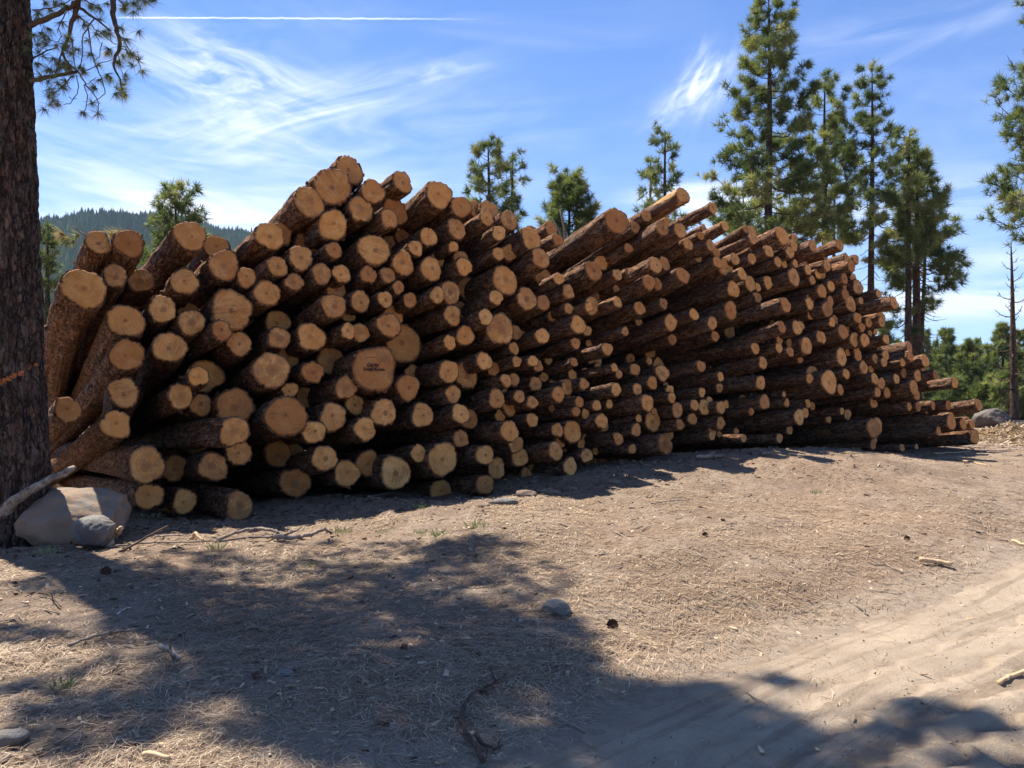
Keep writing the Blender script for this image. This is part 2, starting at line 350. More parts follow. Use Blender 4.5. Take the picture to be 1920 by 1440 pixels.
# forest floor
MAT_GROUND, t, b = material('forest_floor')
P = t.n('ShaderNodeTexCoord').outputs['Object']
n0, n1, n2, n3 = t.noise(P, 0.35, 4, 0.6), t.noise(P, 1.6, 5, 0.62), t.noise(P, 11, 5, 0.65), t.noise(P, 75, 4, 0.72)
fib1 = t.noise(t.vm('MULTIPLY', P, (160.0, 26.0, 1.0)), 1.0, 3, 0.6, 0.6); fib2 = t.noise(t.vm('MULTIPLY', P, (24.0, 150.0, 1.0)), 1.0, 3, 0.6, 0.6)
fib = t.m('MAXIMUM', fib1, fib2)
col = t.mix(t.step(n1, 0.38, 0.62), (0.235, 0.168, 0.120), (0.345, 0.262, 0.195))
col = t.mix(t.m('MULTIPLY', t.step(n0, 0.45, 0.62), 0.6), col, (0.33, 0.215, 0.14))
col = t.mix(t.m('MULTIPLY', t.step(n2, 0.48, 0.62), 0.75), col, (0.21, 0.14, 0.09))
col = t.mix(t.m('MULTIPLY', t.step(fib, 0.54, 0.68), 0.6), col, (0.50, 0.375, 0.25))
col = t.mix(t.m('MULTIPLY', t.step(n3, 0.52, 0.70), 0.65), col, (0.10, 0.062, 0.04))
n4 = t.noise(P, 36, 4, 0.7)
col = t.mix(t.m('MULTIPLY', t.step(n4, 0.52, 0.64), 0.5), col, (0.13, 0.085, 0.055))
col = t.mix(t.m('MULTIPLY', t.step(t.noise(P, 5.5, 5, 0.7), 0.55, 0.65), 0.4), col, (0.48, 0.37, 0.265))
rm = t.n('ShaderNodeAttribute', attribute_name='dust').outputs['Fac']
dust = t.mix(t.step(n2, 0.35, 0.65), (0.41, 0.315, 0.23), (0.31, 0.235, 0.17))
dust = t.mix(t.m('MULTIPLY', t.step(n3, 0.58, 0.72), 0.5), dust, (0.20, 0.145, 0.10))
dm = t.step(t.m('ADD', rm, t.m('MULTIPLY', t.m('SUBTRACT', n2, 0.5), 0.9)), 0.35, 0.65)
col = t.mix(dm, col, dust)
fm = t.n('ShaderNodeAttribute', attribute_name='wood').outputs['Fac']
col = t.mix(fm, col, (0.055, 0.060, 0.032))
t.set(b.inputs['Base Color'], col); b.inputs['Roughness'].default_value = 0.95; b.inputs['Specular IOR Level'].default_value = 0.1
bump(t, b, t.m('ADD', t.m('MULTIPLY', n2, 0.5), t.m('ADD', t.m('MULTIPLY', n3, 0.6), t.m('MULTIPLY', fib, 0.5))), 1.0, 0.035)
MAT_ROAD, t, b = material('road_dirt')
P = t.n('ShaderNodeTexCoord').outputs['Object']
n1, n2, n3 = t.noise(P, 1.3, 5, 0.6), t.noise(P, 14, 5, 0.65), t.noise(P, 95, 4, 0.75)
col = t.mix(t.step(n1, 0.35, 0.65), (0.52, 0.405, 0.290), (0.43, 0.33, 0.235))
col = t.mix(t.m('MULTIPLY', t.step(n2, 0.5, 0.66), 0.35), col, (0.43, 0.31, 0.20))
col = t.mix(t.m('MULTIPLY', t.step(n3, 0.57, 0.70), 0.5), col, (0.25, 0.175, 0.115))
ru, rw_ = t.vm('DOT_PRODUCT', P, (0.775, 0.632, 0.0)), t.vm('DOT_PRODUCT', P, (0.632, -0.775, 0.0))
streak = t.noise(t.xyz(t.m('MULTIPLY', ru, 0.5), t.m('MULTIPLY', rw_, 9.0), 0.0), 1.0, 5, 0.6, 0.2)
col = t.mix(t.m('MULTIPLY', t.step(streak, 0.48, 0.62), 0.5), col, (0.235, 0.17, 0.115))
col = t.mix(t.m('MULTIPLY', t.step(t.n('ShaderNodeAttribute', attribute_name='rut').outputs['Fac'], 0.2, 1.0), 0.6), col, (0.26, 0.185, 0.125))
t.set(b.inputs['Base Color'], col); b.inputs['Roughness'].default_value = 0.95; b.inputs['Specular IOR Level'].default_value = 0.1
n5 = t.noise(P, 240, 3, 0.7)
t.set(b.inputs['Base Color'], t.mix(t.m('MULTIPLY', t.step(n5, 0.52, 0.66), 0.35), col, (0.24, 0.18, 0.13)))
bump(t, b, t.m('ADD', t.m('MULTIPLY', n2, 0.6), t.m('ADD', n3, t.m('MULTIPLY', n5, 0.5))), 1.0, 0.016)
HAZE = True
# ------------------------------------------------------------------ terrain
P0 = np.array([-4.3, 8.8]); UDIR = np.array([0.866, 0.5]); NDIR = np.array([-0.5, 0.866])
def tn(x, y):
    """distance along the face of the pile, and behind it"""
    return (x - P0[0]) * UDIR[0] + (y - P0[1]) * UDIR[1], (x - P0[0]) * NDIR[0] + (y - P0[1]) * NDIR[1]
RO, RD = np.array([0.0, 3.50]), np.array([0.775, 0.632]); RN = np.array([0.632, -0.775])
def road_uv(x, y):
    u = (x - RO[0]) * RD[0] + (y - RO[1]) * RD[1]; v = (x - RO[0]) * RN[0] + (y - RO[1]) * RN[1]
    return u, v + 0.10 * vnoise(u * 0.9, 3.3) + 0.06 * vnoise(u * 4.1, 8.3) + 0.04 * vnoise(u * 13.0, 5.3)
ROAD_W = 4.2
def gh(x, y):
    x = np.asarray(x, float); y = np.asarray(y, float)
    t_, n_ = tn(x, y); r = np.hypot(x, y)
    z = -0.13 * np.clip(n_ - 0.8, 0, 11) * sstep(t_, -14, -2) * (1 - sstep(t_, 15.5, 19))
    z = z - 2.6 * sstep(y, 24, 70) - 14 * sstep(r, 90, 420) * (1 - 0.9 * sstep(r, 500, 900))
    z = z + 0.36 * np.exp(-(((x - 4.3) / 3.2) ** 2 + ((y - 13.2) / 2.3) ** 2))
    z = z - 0.16 * np.exp(-(((x + 0.6) / 1.3) ** 2 + ((y - 11.0) / 0.9) ** 2)) - 0.10 * np.exp(-(((x + 3.0) / 1.3) ** 2 + ((y - 9.6) / 0.7) ** 2))
    z = z + 0.07 * np.exp(-(((x + 0.8) / 1.2) ** 2 + ((y - 9.3) / 0.6) ** 2)) + 0.06 * np.exp(-(((x - 0.3) / 1.0) ** 2 + ((y - 8.6) / 1.2) ** 2))
    z = z - 0.18 * np.exp(-(((x + 5.6) / 0.8) ** 2 + ((y - 7.9) / 0.5) ** 2))
    u, v = road_uv(x, y)
    near = 1 - sstep(r, 60, 90)
    z = z - (0.12 * sstep(v, -1.3, 0.1) * (1 - sstep(v, ROAD_W - 0.2, ROAD_W + 1.0)) + 0.03 * sstep(v, 0.02, 0.32) * (1 - sstep(v, ROAD_W - 0.15, ROAD_W))) * near
    far = sstep(r, 150, 500)
    z = z + 0.05 * fbm(x * 0.5, y * 0.5, 0, 3, 5) * (1 - far) + 0.25 * fbm(x * 0.05, y * 0.05, 0, 2, 9) * sstep(r, 25, 60)
    az = np.degrees(np.arctan2(x, y))
    prof = 222 * np.exp(-np.abs((az + 23.0) / 13.5) ** 2.8) + 120 * np.exp(-((az + 40) / 8) ** 2)
    z = z + (prof + 7 * fbm(az * 0.3, r * 0.0016, 0, 3, 31)) * sstep(r, 560, 1320) * (np.abs(az + 28) < 60) * sstep(60 - np.abs(az + 28), 0, 20)
    z = z + (118 * np.exp(-((az - 31.2) / 2.2) ** 2) + 60 * np.exp(-((az - 37) / 8) ** 2) + 25 + 12 * fbm(az * 0.6, 1.0, 0, 3, 77)) * sstep(r, 3800, 5200)
    return z
def micro(x, y):
    r = np.hypot(x, y); v = road_uv(x, y)[1]; k = (1 - sstep(r, 14, 24)) * (1 - sstep(v, -0.25, 0.15) * (1 - sstep(v, ROAD_W - 0.15, ROAD_W + 0.1)))
    return k * (0.024 * fbm(x * 2.3, y * 2.3, 0, 4, 11) + 0.010 * fbm(x * 17, y * 17, 0, 2, 23))
def gz(x, y): return float(gh(x, y) + micro(x, y))
def ghit(px, py):
    """the point of the ground seen at a photo pixel"""
    d = ray(px, py); s = 1.0
    lo, hi = 0.5, 400.0
    ts = np.linspace(0, 1, 900); ts = lo * (hi / lo) ** ts
    X, Y, Z = d.x * ts, d.y * ts, EYE + d.z * ts
    below = np.nonzero(Z < gh(X, Y))[0]
    k = below[0] if len(below) else len(ts) - 1
    return Vector((X[k], Y[k], gz(X[k], Y[k])))

fine_az = np.arange(-46, 46, 0.2); coarse_az = np.arange(46, 314, 5.0)
AZ = np.radians(np.concatenate([fine_az, coarse_az]))
RR = np.concatenate([[0.4, 0.9, 1.3], 1.6 * 1.0075 ** np.arange(0, 372), 26.2 * 1.045 ** np.arange(0, 124)])
RR = RR[RR < 6100]
A_, R_ = np.meshgrid(AZ, RR); X, Y = np.sin(A_) * R_, np.cos(A_) * R_
Z = gh(X, Y) + micro(X, Y)
nr, na = X.shape
i = (np.arange(nr - 1)[:, None] * na); j = np.arange(na)[None]; k = (j + 1) % na
Q = np.stack([i + j, i + k, i + na + k, i + na + j], -1).reshape(-1, 4)
V = np.stack([X, Y, Z], -1).reshape(-1, 3); V = np.vstack([V, [0, 0, float(gh(0, 0))]])
T = np.stack([np.full(na, len(V) - 1), (np.arange(na) + 1) % na, np.arange(na)], -1)
u_, v_ = road_uv(X, Y)
dust = np.clip(np.exp(-((v_ - ROAD_W / 2) / (ROAD_W / 2 + 0.25)) ** 4) * 1.1, 0, 1)
P_ = ghit(760, 1390); dust = np.maximum(dust, 0.62 * np.exp(-(((X + 0.9) / 0.75) ** 2 + ((Y - 3.45) / 0.45) ** 2)))
dust = np.maximum(dust, 1.0 * sstep(v_, -0.75, -0.05) * (v_ < 0.3))
wood = sstep(np.hypot(X, Y), 200, 600)
T = T[:, [0, 2, 1]]
ground_me = mesh_np('ground', V, Q[:, ::-1], T[:, ::-1], [MAT_GROUND], attrs={'dust': np.append(dust.ravel(), 0), 'wood': np.append(wood.ravel(), 0)})
link('ground', ground_me, kind='structure')

# the dirt road: its own sheet with wheel ruts
us = np.concatenate([np.arange(-40, -3, 1.0), np.arange(-3, 9, 0.035), np.arange(9, 70, 0.6)]); vs = np.linspace(0, ROAD_W, 110)
U, W = np.meshgrid(us, vs, indexing='ij')
off = 0.10 * vnoise(U * 0.9, 3.3) + 0.06 * vnoise(U * 4.1, 8.3) + 0.04 * vnoise(U * 13.0, 5.3)
X = RO[0] + RD[0] * U + RN[0] * (W - off); Y = RO[1] + RD[1] * U + RN[1] * (W - off)
rut = np.zeros_like(U)
for c_, wd, dp in ((0.50, 0.05, 0.012), (0.78, 0.05, 0.016), (1.02, 0.07, 0.030), (1.24, 0.04, 0.018), (1.46, 0.07, 0.028), (1.62, 0.04, 0.016), (1.98, 0.09, 0.022), (2.9, 0.14, 0.03), (3.3, 0.12, 0.02)):
    cc = c_ + 0.04 * np.sin(U * 0.25 + c_ * 0.6)
    rut = rut + dp * np.exp(-((W - cc) / wd) ** 2) - 0.6 * dp * np.exp(-((W - cc - 1.7 * wd) / (wd * 0.7)) ** 2)
edge = np.minimum(W, ROAD_W - W)
Z = gh(X, Y) + 0.036 * sstep(edge, 0.0, 0.30) - 0.004 + 0.006 * fbm(U * 1.0, W * 7.0, 0, 4, 41) * sstep(edge, 0, 0.1) - rut * sstep(edge, 0.02, 0.2) + 0.005 * fbm(X * 18, Y * 18, 0, 2, 43) * sstep(edge, 0, 0.1) 
a_, b_ = U.shape
i = np.arange(a_ - 1)[:, None] * b_; j = np.arange(b_ - 1)[None]
Q = np.stack([i + j, i + b_ + j, i + b_ + j + 1, i + j + 1], -1).reshape(-1, 4)
link('dirt_road', mesh_np('dirt_road', np.stack([X, Y, Z], -1), Q[:, ::-1], None, [MAT_ROAD], attrs={'rut': np.clip(np.maximum(rut / 0.02, 0.75 - 0.75 * sstep(edge + 0.12 * vnoise(X * 5, Y * 5, 0, 91), 0.0, 0.26)).ravel(), 0, 1)}), kind='structure')

# ------------------------------------------------------------------ the log pile
# x y size tier per crop of the photograph; tier 0 = front, 1/2 = set back, negative = sticks out
CROPS = {
 'A': (60, 380, 3.84, "478 285 90 0,700 290 108 0,375 618 148 -.3,600 525 85 0,785 560 88 1,725 695 85 2,675 850 126 0,685 1095 118 -.2,940 765 97 0,990 1040 115 0,1140 235 115 -.2,1330 320 95 1,1100 570 97 0,1385 450 115 0,1545 540 78 0,1125 790 75 1,1150 860 96 0,1440 770 150 0,1365 920 76 -.2,1695 650 97 0,1490 1015 92 .2,1715 240 105 0,1800 220 85 1,1765 455 76 0,1770 860 95 1,1780 975 86 0,1725 1205 134 0,1850 1110 80 1,1200 1250 76 -.4,1250 1250 130 1"),
 'B': (60, 680, 3.84, "260 338 96 -.2,605 445 108 -.2,660 215 112 0,1070 240 92 -.2,1215 305 80 .6,1460 315 132 .3,1458 495 116 -.6,1485 640 98 .2,825 735 128 -.2,1025 760 96 1.2,1305 750 106 0,842 962 98 0,1100 1000 92 .3,1495 1035 108 -.2,1775 655 98 1.6"),
 'C': (420, 280, 3.84, "905 150 105 .3,785 265 142 0,615 380 115 0,1075 305 92 0,985 430 94 0,1285 235 82 .2,1230 450 104 .8,1190 500 72 -.2,1550 325 108 0,785 545 116 0,600 680 88 1,790 725 66 -.2,555 780 96 0,385 845 78 0,850 790 62 1.6,1080 720 120 0,1205 680 68 1.6,1285 630 62 1.6,1475 630 70 0,1380 710 62 0,1675 570 80 0,1290 820 94 0,1540 790 62 .8,1490 860 88 0,1710 790 66 .6,1730 845 68 -.2,705 895 80 -.1,710 830 54 .5,845 895 72 0,1040 900 66 0,1180 905 62 0,505 955 70 0,810 1015 74 .5,790 1125 94 -.3,980 1095 80 0,1160 1080 62 0,1255 995 54 0,1340 1085 60 0,1535 1050 64 -.3,1630 1030 86 0,1770 1010 92 1.2,1645 1195 76 0,1700 1150 60 1,895 1185 60 .6,1220 1195 76 .6,1190 1265 96 -.2,630 1350 102 0,895 1310 63 -.3,985 1320 70 .1,1740 1340 76 0,1625 1390 56 0,1290 1395 140 .9"),
 'D': (420, 600, 3.84, "1085 350 176 -.1,475 505 64 .3,590 555 78 1.4,640 375 84 0,775 295 110 .8,880 485 88 0,1325 485 96 0,1360 385 64 1.2,450 695 150 -.1,945 610 80 .5,785 700 106 0,645 805 93 0,1150 665 104 0,1015 785 86 -.1,1430 685 92 0,1620 370 83 -.1,1745 400 98 .5,1650 535 68 0,1705 675 76 -.2,1770 715 74 .5,1705 855 70 .2,725 995 94 0,885 1105 98 .3,1040 1035 99 .6,1235 1100 124 .2,1400 960 66 .1,1575 1000 124 0,1565 1235 92 .9,1870 970 76 0,1880 1185 74 0,515 1170 112 .7"),
 'E': (820, 340, 4.8, "215 230 106 0,345 250 82 .9,465 265 98 .7,450 330 76 -.3,645 350 92 .2,1025 425 70 .6,845 515 112 0,555 465 74 -.1,1085 525 62 0,1615 355 132 -.3,1780 410 64 .6,1885 310 64 .4,145 590 55 0,550 650 64 -.1,650 640 84 .5,930 690 96 -.2,610 890 132 -.1,950 860 92 .8,1095 875 62 0,1405 805 98 0,1475 735 78 .7,1720 600 54 -.2,1620 840 58 -.1,1740 840 66 .9,1180 990 70 -.1,805 1055 110 .1,530 1045 76 -.3,955 1090 76 .1,1050 1215 66 .8,435 1220 80 -.4,600 1220 74 1,565 1330 142 0,705 1360 74 .6,760 1385 48 1.4,945 1390 78 0,1185 1145 54 .1,1365 1130 50 -.4,1390 1120 88 .5,1410 1030 64 1.3,1270 1290 92 -.1,1350 1345 54 .7,1625 1090 56 -.1,1820 1140 66 0,1610 965 38 .8,1690 1350 49 0,1475 1425 44 1.2,1815 1265 42 1.3"),
 'F': (820, 600, 4.8, "690 255 60 .3,425 370 86 -.1,505 440 68 .5,715 375 56 0,860 370 57 -.1,905 410 62 .5,1000 365 44 1.3,1245 210 56 0,1230 380 46 0,1365 210 40 1.3,1530 260 66 0,1440 420 42 1.3,1330 460 36 1.3,1215 495 52 .9,620 545 63 -.1,695 535 60 .5,885 575 70 .5,960 515 50 1.1,1030 560 34 1.5,605 655 44 .7,655 615 38 1.4,705 640 42 1.5,780 650 44 1.2,535 710 92 -.1,740 690 62 0,855 740 66 -.1,650 790 76 .5,1090 670 74 -.2,1175 605 70 .4,1320 575 58 0,1595 430 44 -.2,1635 485 44 .3,1610 625 62 -.2,1780 445 60 .4,1795 535 38 1.2,1800 620 56 0,375 540 38 1.5,570 860 62 .6,710 920 68 .8,855 900 67 0,1030 800 42 .7,1185 730 50 .7,1280 740 53 0,1250 825 51 -.1,1335 845 51 .1,1435 770 53 0,1550 755 48 .4,650 1000 98 -.3,705 1110 86 .3,1080 990 66 0,1215 1005 99 .1,1480 910 74 -.2,1500 955 54 .8,1110 1095 62 .4,1295 1115 46 .9,1330 1070 44 1.3,1345 1220 68 0,1065 1180 86 -.2,1195 1320 86 0,745 1235 90 .5,430 1215 96 0,535 1335 99 .6,855 1320 44 1.3,805 1395 72 .8,620 1470 48 1,1150 1190 38 1.3,1425 1180 40 1.3,1630 1070 63 0,1755 1160 47 0,1790 990 63 .2,1810 885 40 .2,1730 822 24 1.1"),
 'G': (1140, 340, 4.8, "675 125 82 -.8,945 240 56 -.8,490 420 79 -.3,530 358 42 .7,650 440 81 -.2,665 355 38 .7,720 565 63 .2,865 425 42 .8,835 490 44 .5,925 575 64 -.1,975 640 50 .5,1055 400 53 -.3,1240 430 44 -.1,1295 455 64 .4,1300 520 53 -.2,1285 610 30 1.1,1570 490 86 -.2,1385 575 37 .8,1450 630 58 0,1680 510 48 .5,1675 580 58 .2,1640 640 58 0,1845 580 56 -.2,1530 725 51 -.1,1590 745 44 .4,1685 740 43 .2,810 680 58 .6,985 725 63 -.2,1065 780 95 .3,1145 700 60 .1,1295 695 56 .1,1210 835 63 -.2,1280 920 76 .3,1350 955 44 .5,1440 910 66 .4,1675 860 86 -.1,430 755 79 -.1,510 740 67 .4,675 845 83 0,370 910 79 -.3,440 920 64 .2,1130 970 82 0,1350 1045 52 0,500 1100 53 .1,775 1195 59 0,940 1275 63 -.1,1105 1160 88 0,1185 1160 44 1.2,565 1270 82 0,1600 1110 74 -1,1565 1310 60 -.8,1700 1320 69 -.1,1735 1300 54 .4,1825 1050 58 .5,1815 1100 62 .1,1825 1200 48 .6,1905 980 60 .2,1800 795 52 .1,1790 765 44 .6,1840 890 49 .1,1895 830 52 .3"),
 'H': (1140, 600, 4.8, "580 175 56 1.1,965 145 52 .8,490 475 82 .5,840 415 61 .3,1015 510 49 0,1325 255 62 .4,1395 385 61 0,1545 185 48 .6,1540 250 50 .1,1635 210 46 .5,1640 285 53 0,1785 230 76 0,1730 355 38 .6,1410 190 32 1.2,1375 565 69 0,558 630 52 .5,575 700 52 0,520 590 34 1.1,400 565 64 0,355 745 80 -.3,625 810 72 .1,780 765 53 .1,865 785 71 .5,845 650 47 .1,1005 610 44 1,915 720 38 .6,1015 785 60 .2,1060 760 42 .8,1410 740 76 .2,1290 825 40 .3,1610 745 43 .2,1585 670 32 .9,405 910 92 .6,415 820 38 .5,280 885 40 .3,650 940 56 .1,760 890 60 .7,810 915 42 1.1,1015 930 61 .1,940 1010 50 .5,935 1045 42 .2,1005 1030 36 1,1220 1065 42 .2,1155 1000 34 1.1,1545 1065 46 .1,1635 990 44 1,550 1030 54 .7,515 1120 92 -.2,1840 480 76 .6,1815 525 52 .1,1800 750 46 .8,1840 775 42 1.1,1720 875 79 -.1,1775 835 54 .4,370 370 38 1.3,1905 150 55 .1"),
 'I': (1480, 420, 4.8, "455 190 53 -.5,515 300 42 .2,600 315 46 .1,560 375 61 -.3,340 375 55 -.1,320 300 28 .9,495 490 53 -.2,575 480 46 .3,620 565 76 .2,375 560 53 .1,505 635 56 -.1,515 580 52 .5,300 455 47 .5,805 628 46 -.4,755 655 33 .1,645 690 36 .1,945 710 60 -1.3,295 605 66 0,370 690 51 .1,345 765 80 0,555 720 76 0,615 845 56 -.2,385 885 50 0,410 860 48 .5,485 970 73 -.1,525 940 43 .5,295 1020 56 .2,150 1095 79 0,655 930 50 0,595 970 44 .5,715 885 53 .1,685 880 38 .6,660 845 34 .9,828 850 64 .4,828 882 50 -.1,680 1045 66 0,585 1040 72 .1,605 1120 50 .5,725 980 36 .9,775 970 34 .9,872 1035 53 -.4,1080 1110 53 -.2,1090 1190 53 -.5,1225 1230 58 -.5,1020 1245 43 -.2"),
 'J': (1480, 600, 4.8, "470 330 83 .1,530 285 44 .7,620 320 58 .5,670 425 62 -.1,735 440 42 .6,720 375 38 .9,815 275 46 .5,868 315 52 .1,775 350 48 .2,853 380 46 .1,360 555 116 -.1,512 485 53 .2,460 630 52 .2,770 530 55 0,828 570 58 .1,965 530 51 0,1030 480 48 .3,1065 450 42 .8,1155 500 57 -.1,1145 440 40 .8,1205 440 40 .6,1315 490 46 -.6,1490 565 54 -.9,1120 605 70 -.3,1145 670 54 .3,795 650 49 .2,880 655 51 .3,760 745 52 1,1080 780 43 .3,1160 780 47 .4,1295 770 44 .2,1430 765 47 -.1,1705 765 63 -1.2,1460 915 81 -.6,1565 940 56 .1,1645 940 48 .6,1610 910 42 .9,1345 1000 48 -.2,1670 1050 73 -.7,760 975 92 -.1,795 950 74 .4,755 1120 52 .4,770 1080 40 1,1015 1150 40 .3,475 820 35 .6,525 850 54 1.2,355 895 38 1.3,1145 1140 28 .6,1235 825 24 1,1340 815 24 .9"),
}
LOGS = []
for key, (ox, oy, sc_, txt) in CROPS.items():
    for e in txt.split(','):
        a = [float(q) for q in e.split()]
        LOGS.append(dict(px=ox + a[0] / sc_, py=oy + a[1] / sc_, r=a[2] / sc_, tier=a[3], key=key, cx=a[0], cy=a[1]))
LANDMARK = {
 ('D', 1085, 350): ("large round log end printed with Cut for South Korea in black", "the printed log"),
 ('C', 1290, 1395): ("huge brown log end half hidden behind the upper right of the printed log", "the huge log behind the printed one"),
 ('A', 375, 618): ("thickest log beside the left tree trunk, tan end tipped up, flaky bark below", "the thick log beside the tree"),
 ('A', 478, 285): ("left one of the two rough barked logs crowning the pile beside the tree trunk", "the pair of logs on the left crest"),
 ('A', 700, 290): ("right one of the two rough barked logs crowning the pile beside the tree trunk", None),
 ('A', 1140, 235): ("dark barked log with cracked heart jutting up in front of the bushy left pine", "the cracked log before the left pine"),
 ('A', 1440, 770): ("broad log end with wide star shaped brown heart in the left half of the pile", "the star hearted log"),
 ('C', 785, 265): ("biggest log at the peak of the pile, brown end with scalloped bark rim", "the scalloped log at the peak"),
 ('C', 905, 150): ("highest log end of all, small tan round at the very summit of the pile", None),
 ('C', 1550, 325): ("thick red barked log with plain tan oval end just right of the peak", "the red barked log right of the peak"),
 ('E', 1615, 355): ("long thick log with orange flaked bark jutting up over the middle of the crest", "the long flaked log on the crest"),
 ('G', 675, 125): ("stripped orange log with peeled bark sticking up highest right of the middle", "the peeled log"),
 ('E', 565, 1330): ("bright log end with a very wide reddish heart in the middle of the pile", "the red hearted log"),
 ('E', 610, 890): ("big brown sawn log end overlapping a smaller pale one above the red hearted log", "the big brown log mid pile"),
 ('I', 945, 710): ("lone sunlit log sticking far out to the right below the crest", "the lone sunlit log"),
 ('J', 1705, 765): ("sunlit log jutting furthest right of the whole pile toward the grey boulder", "the log jutting furthest right"),
 ('J', 1670, 1050): ("lowest log at the far right end, lying on the ground beside the wood chips", "the lowest log at the right end"),
 ('J', 1490, 565): ("sunlit rough log sticking out above the furthest right one, pine woods behind", None),
 ('H', 515, 1120): ("pale log end with a three pronged dark heart lying on the ground mid pile", "the three pronged log"),
 ('J', 360, 555): ("tall oval log end with strong ring pattern low in the right part of the pile", "the ringed oval log"),
 ('H', 405, 910): ("half hidden orange brown log end above the one with the three pronged heart", None),
 ('G', 1600, 1110): ("slim sunlit topped log standing out from the right face of the pile", "the slim sunlit log"),
 ('B', 825, 735): ("thick log with flaky red bark lying low behind the left boulder", "the thick log behind the boulder"),
 ('B', 1458, 495): ("grey barked log sticking forward low at left over a smaller end", "the grey barked log low at left"),
 ('B', 1495, 1035): ("lowest log end at left, tipped down to the right above the dead branches", "the lowest log at left"),
 ('D', 450, 695): ("large lumpy log end with orange brown saw streaks lower left of the printed log", "the streaked log"),
 ('A', 1725, 1205): ("pinkish speckled round log end left of the printed log", "the pink speckled log"),
 ('D', 1235, 1100): ("log end with a silvery star mark in the bottom rows below the printed log", "the silver marked log"),
 ('D', 1575, 1000): ("tall log end with muddy grey lower half near the bottom of the pile", "the muddy log"),
 ('D', 1565, 1235): ("dark grey shaded log end set in the ground dip below the muddy log", None),
 ('F', 1215, 1005): ("pale log end blotched with dark mould low in the middle of the pile", "the mouldy log"),
 ('F', 650, 1000): ("smooth pale oval log end with small heart on a long dark log low mid pile", "the smooth log low in the middle"),
 ('G', 1570, 490): ("stout dark barked log with plain end at the foot of the tallest pine", "the stout log under the tallest pine"),
 ('J', 470, 330): ("round cracked log end alone in deep shade in the right part of the pile", "the cracked log at right"),
 ('J', 760, 975): ("front one of two thick log ends side by side near the ground at right", "the pair of thick logs at right"),
 ('J', 1460, 915): ("thick log at the right end lying just above the lowest one, tan oval end", "the thick log at the right end"),
 ('G', 565, 1270): ("log end with scalloped rim and clear heart in the right middle of the face", "the scalloped log mid right"),
}
rnd = random.Random(11)
lean = 0.20
PLANE_U = Vector((0.866, 0.5, 0)); PLANE_W = Vector((-0.5 * lean, 0.866 * lean, 1)); PLANE_N = PLANE_U.cross(PLANE_W).normalized()
PL0 = Vector((P0[0], P0[1], 0))
def lerp(a, b, t_): return a + (b - a) * t_
for L in LOGS:
    px, py = L['px'], L['py']
    up = max(0, min(1, (720 - py) / 300))
    vx = 0.0; vy = 940 + 240 * up * math.exp(-((px - 1230) / 330) ** 2)
    kl = max(0, min(1, (420 - px) / 200))
    ku = max(0, min(1, (850 - py) / 150))
    vx = lerp(vx, lerp(-120, -40, ku), kl); vy = lerp(vy, lerp(900, 1130, ku), kl)
    if L['key'] == 'B' and L['cx'] == 1458: vx, vy = -500, 900
    if L['key'] == 'B' and L['cx'] == 1495: vx, vy = -250, 800
    vx += rnd.uniform(-45, 45); vy += rnd.uniform(-45, 45)
    ax = ray(vx, vy).normalized()
    d = ray(px, py); o = Vector((0, 0, EYE))
    s = (PL0 - o).dot(PLANE_N) / d.dot(PLANE_N)
    s0 = s + (L['tier'] + rnd.uniform(-0.05, 0.05)) * 0.75 * 1.0 / (d.length)   # set back along the sight line
    L['P'] = o + d * s0; L['ax'] = ax; L['R'] = 1.14 * L['r'] * (s0) / FPX
    L['len'] = rnd.uniform(8.0, 10.5) + L['tier'] * -0.5
order = sorted(range(len(LOGS)), key=lambda q: -LOGS[q]['r'])
named = set()
for q, L in enumerate(LOGS):
    if (L['key'], int(L['cx']), int(L['cy'])) in LANDMARK: named.add(q)
for q in order:
    if len(named) >= 298: break
    named.add(q)

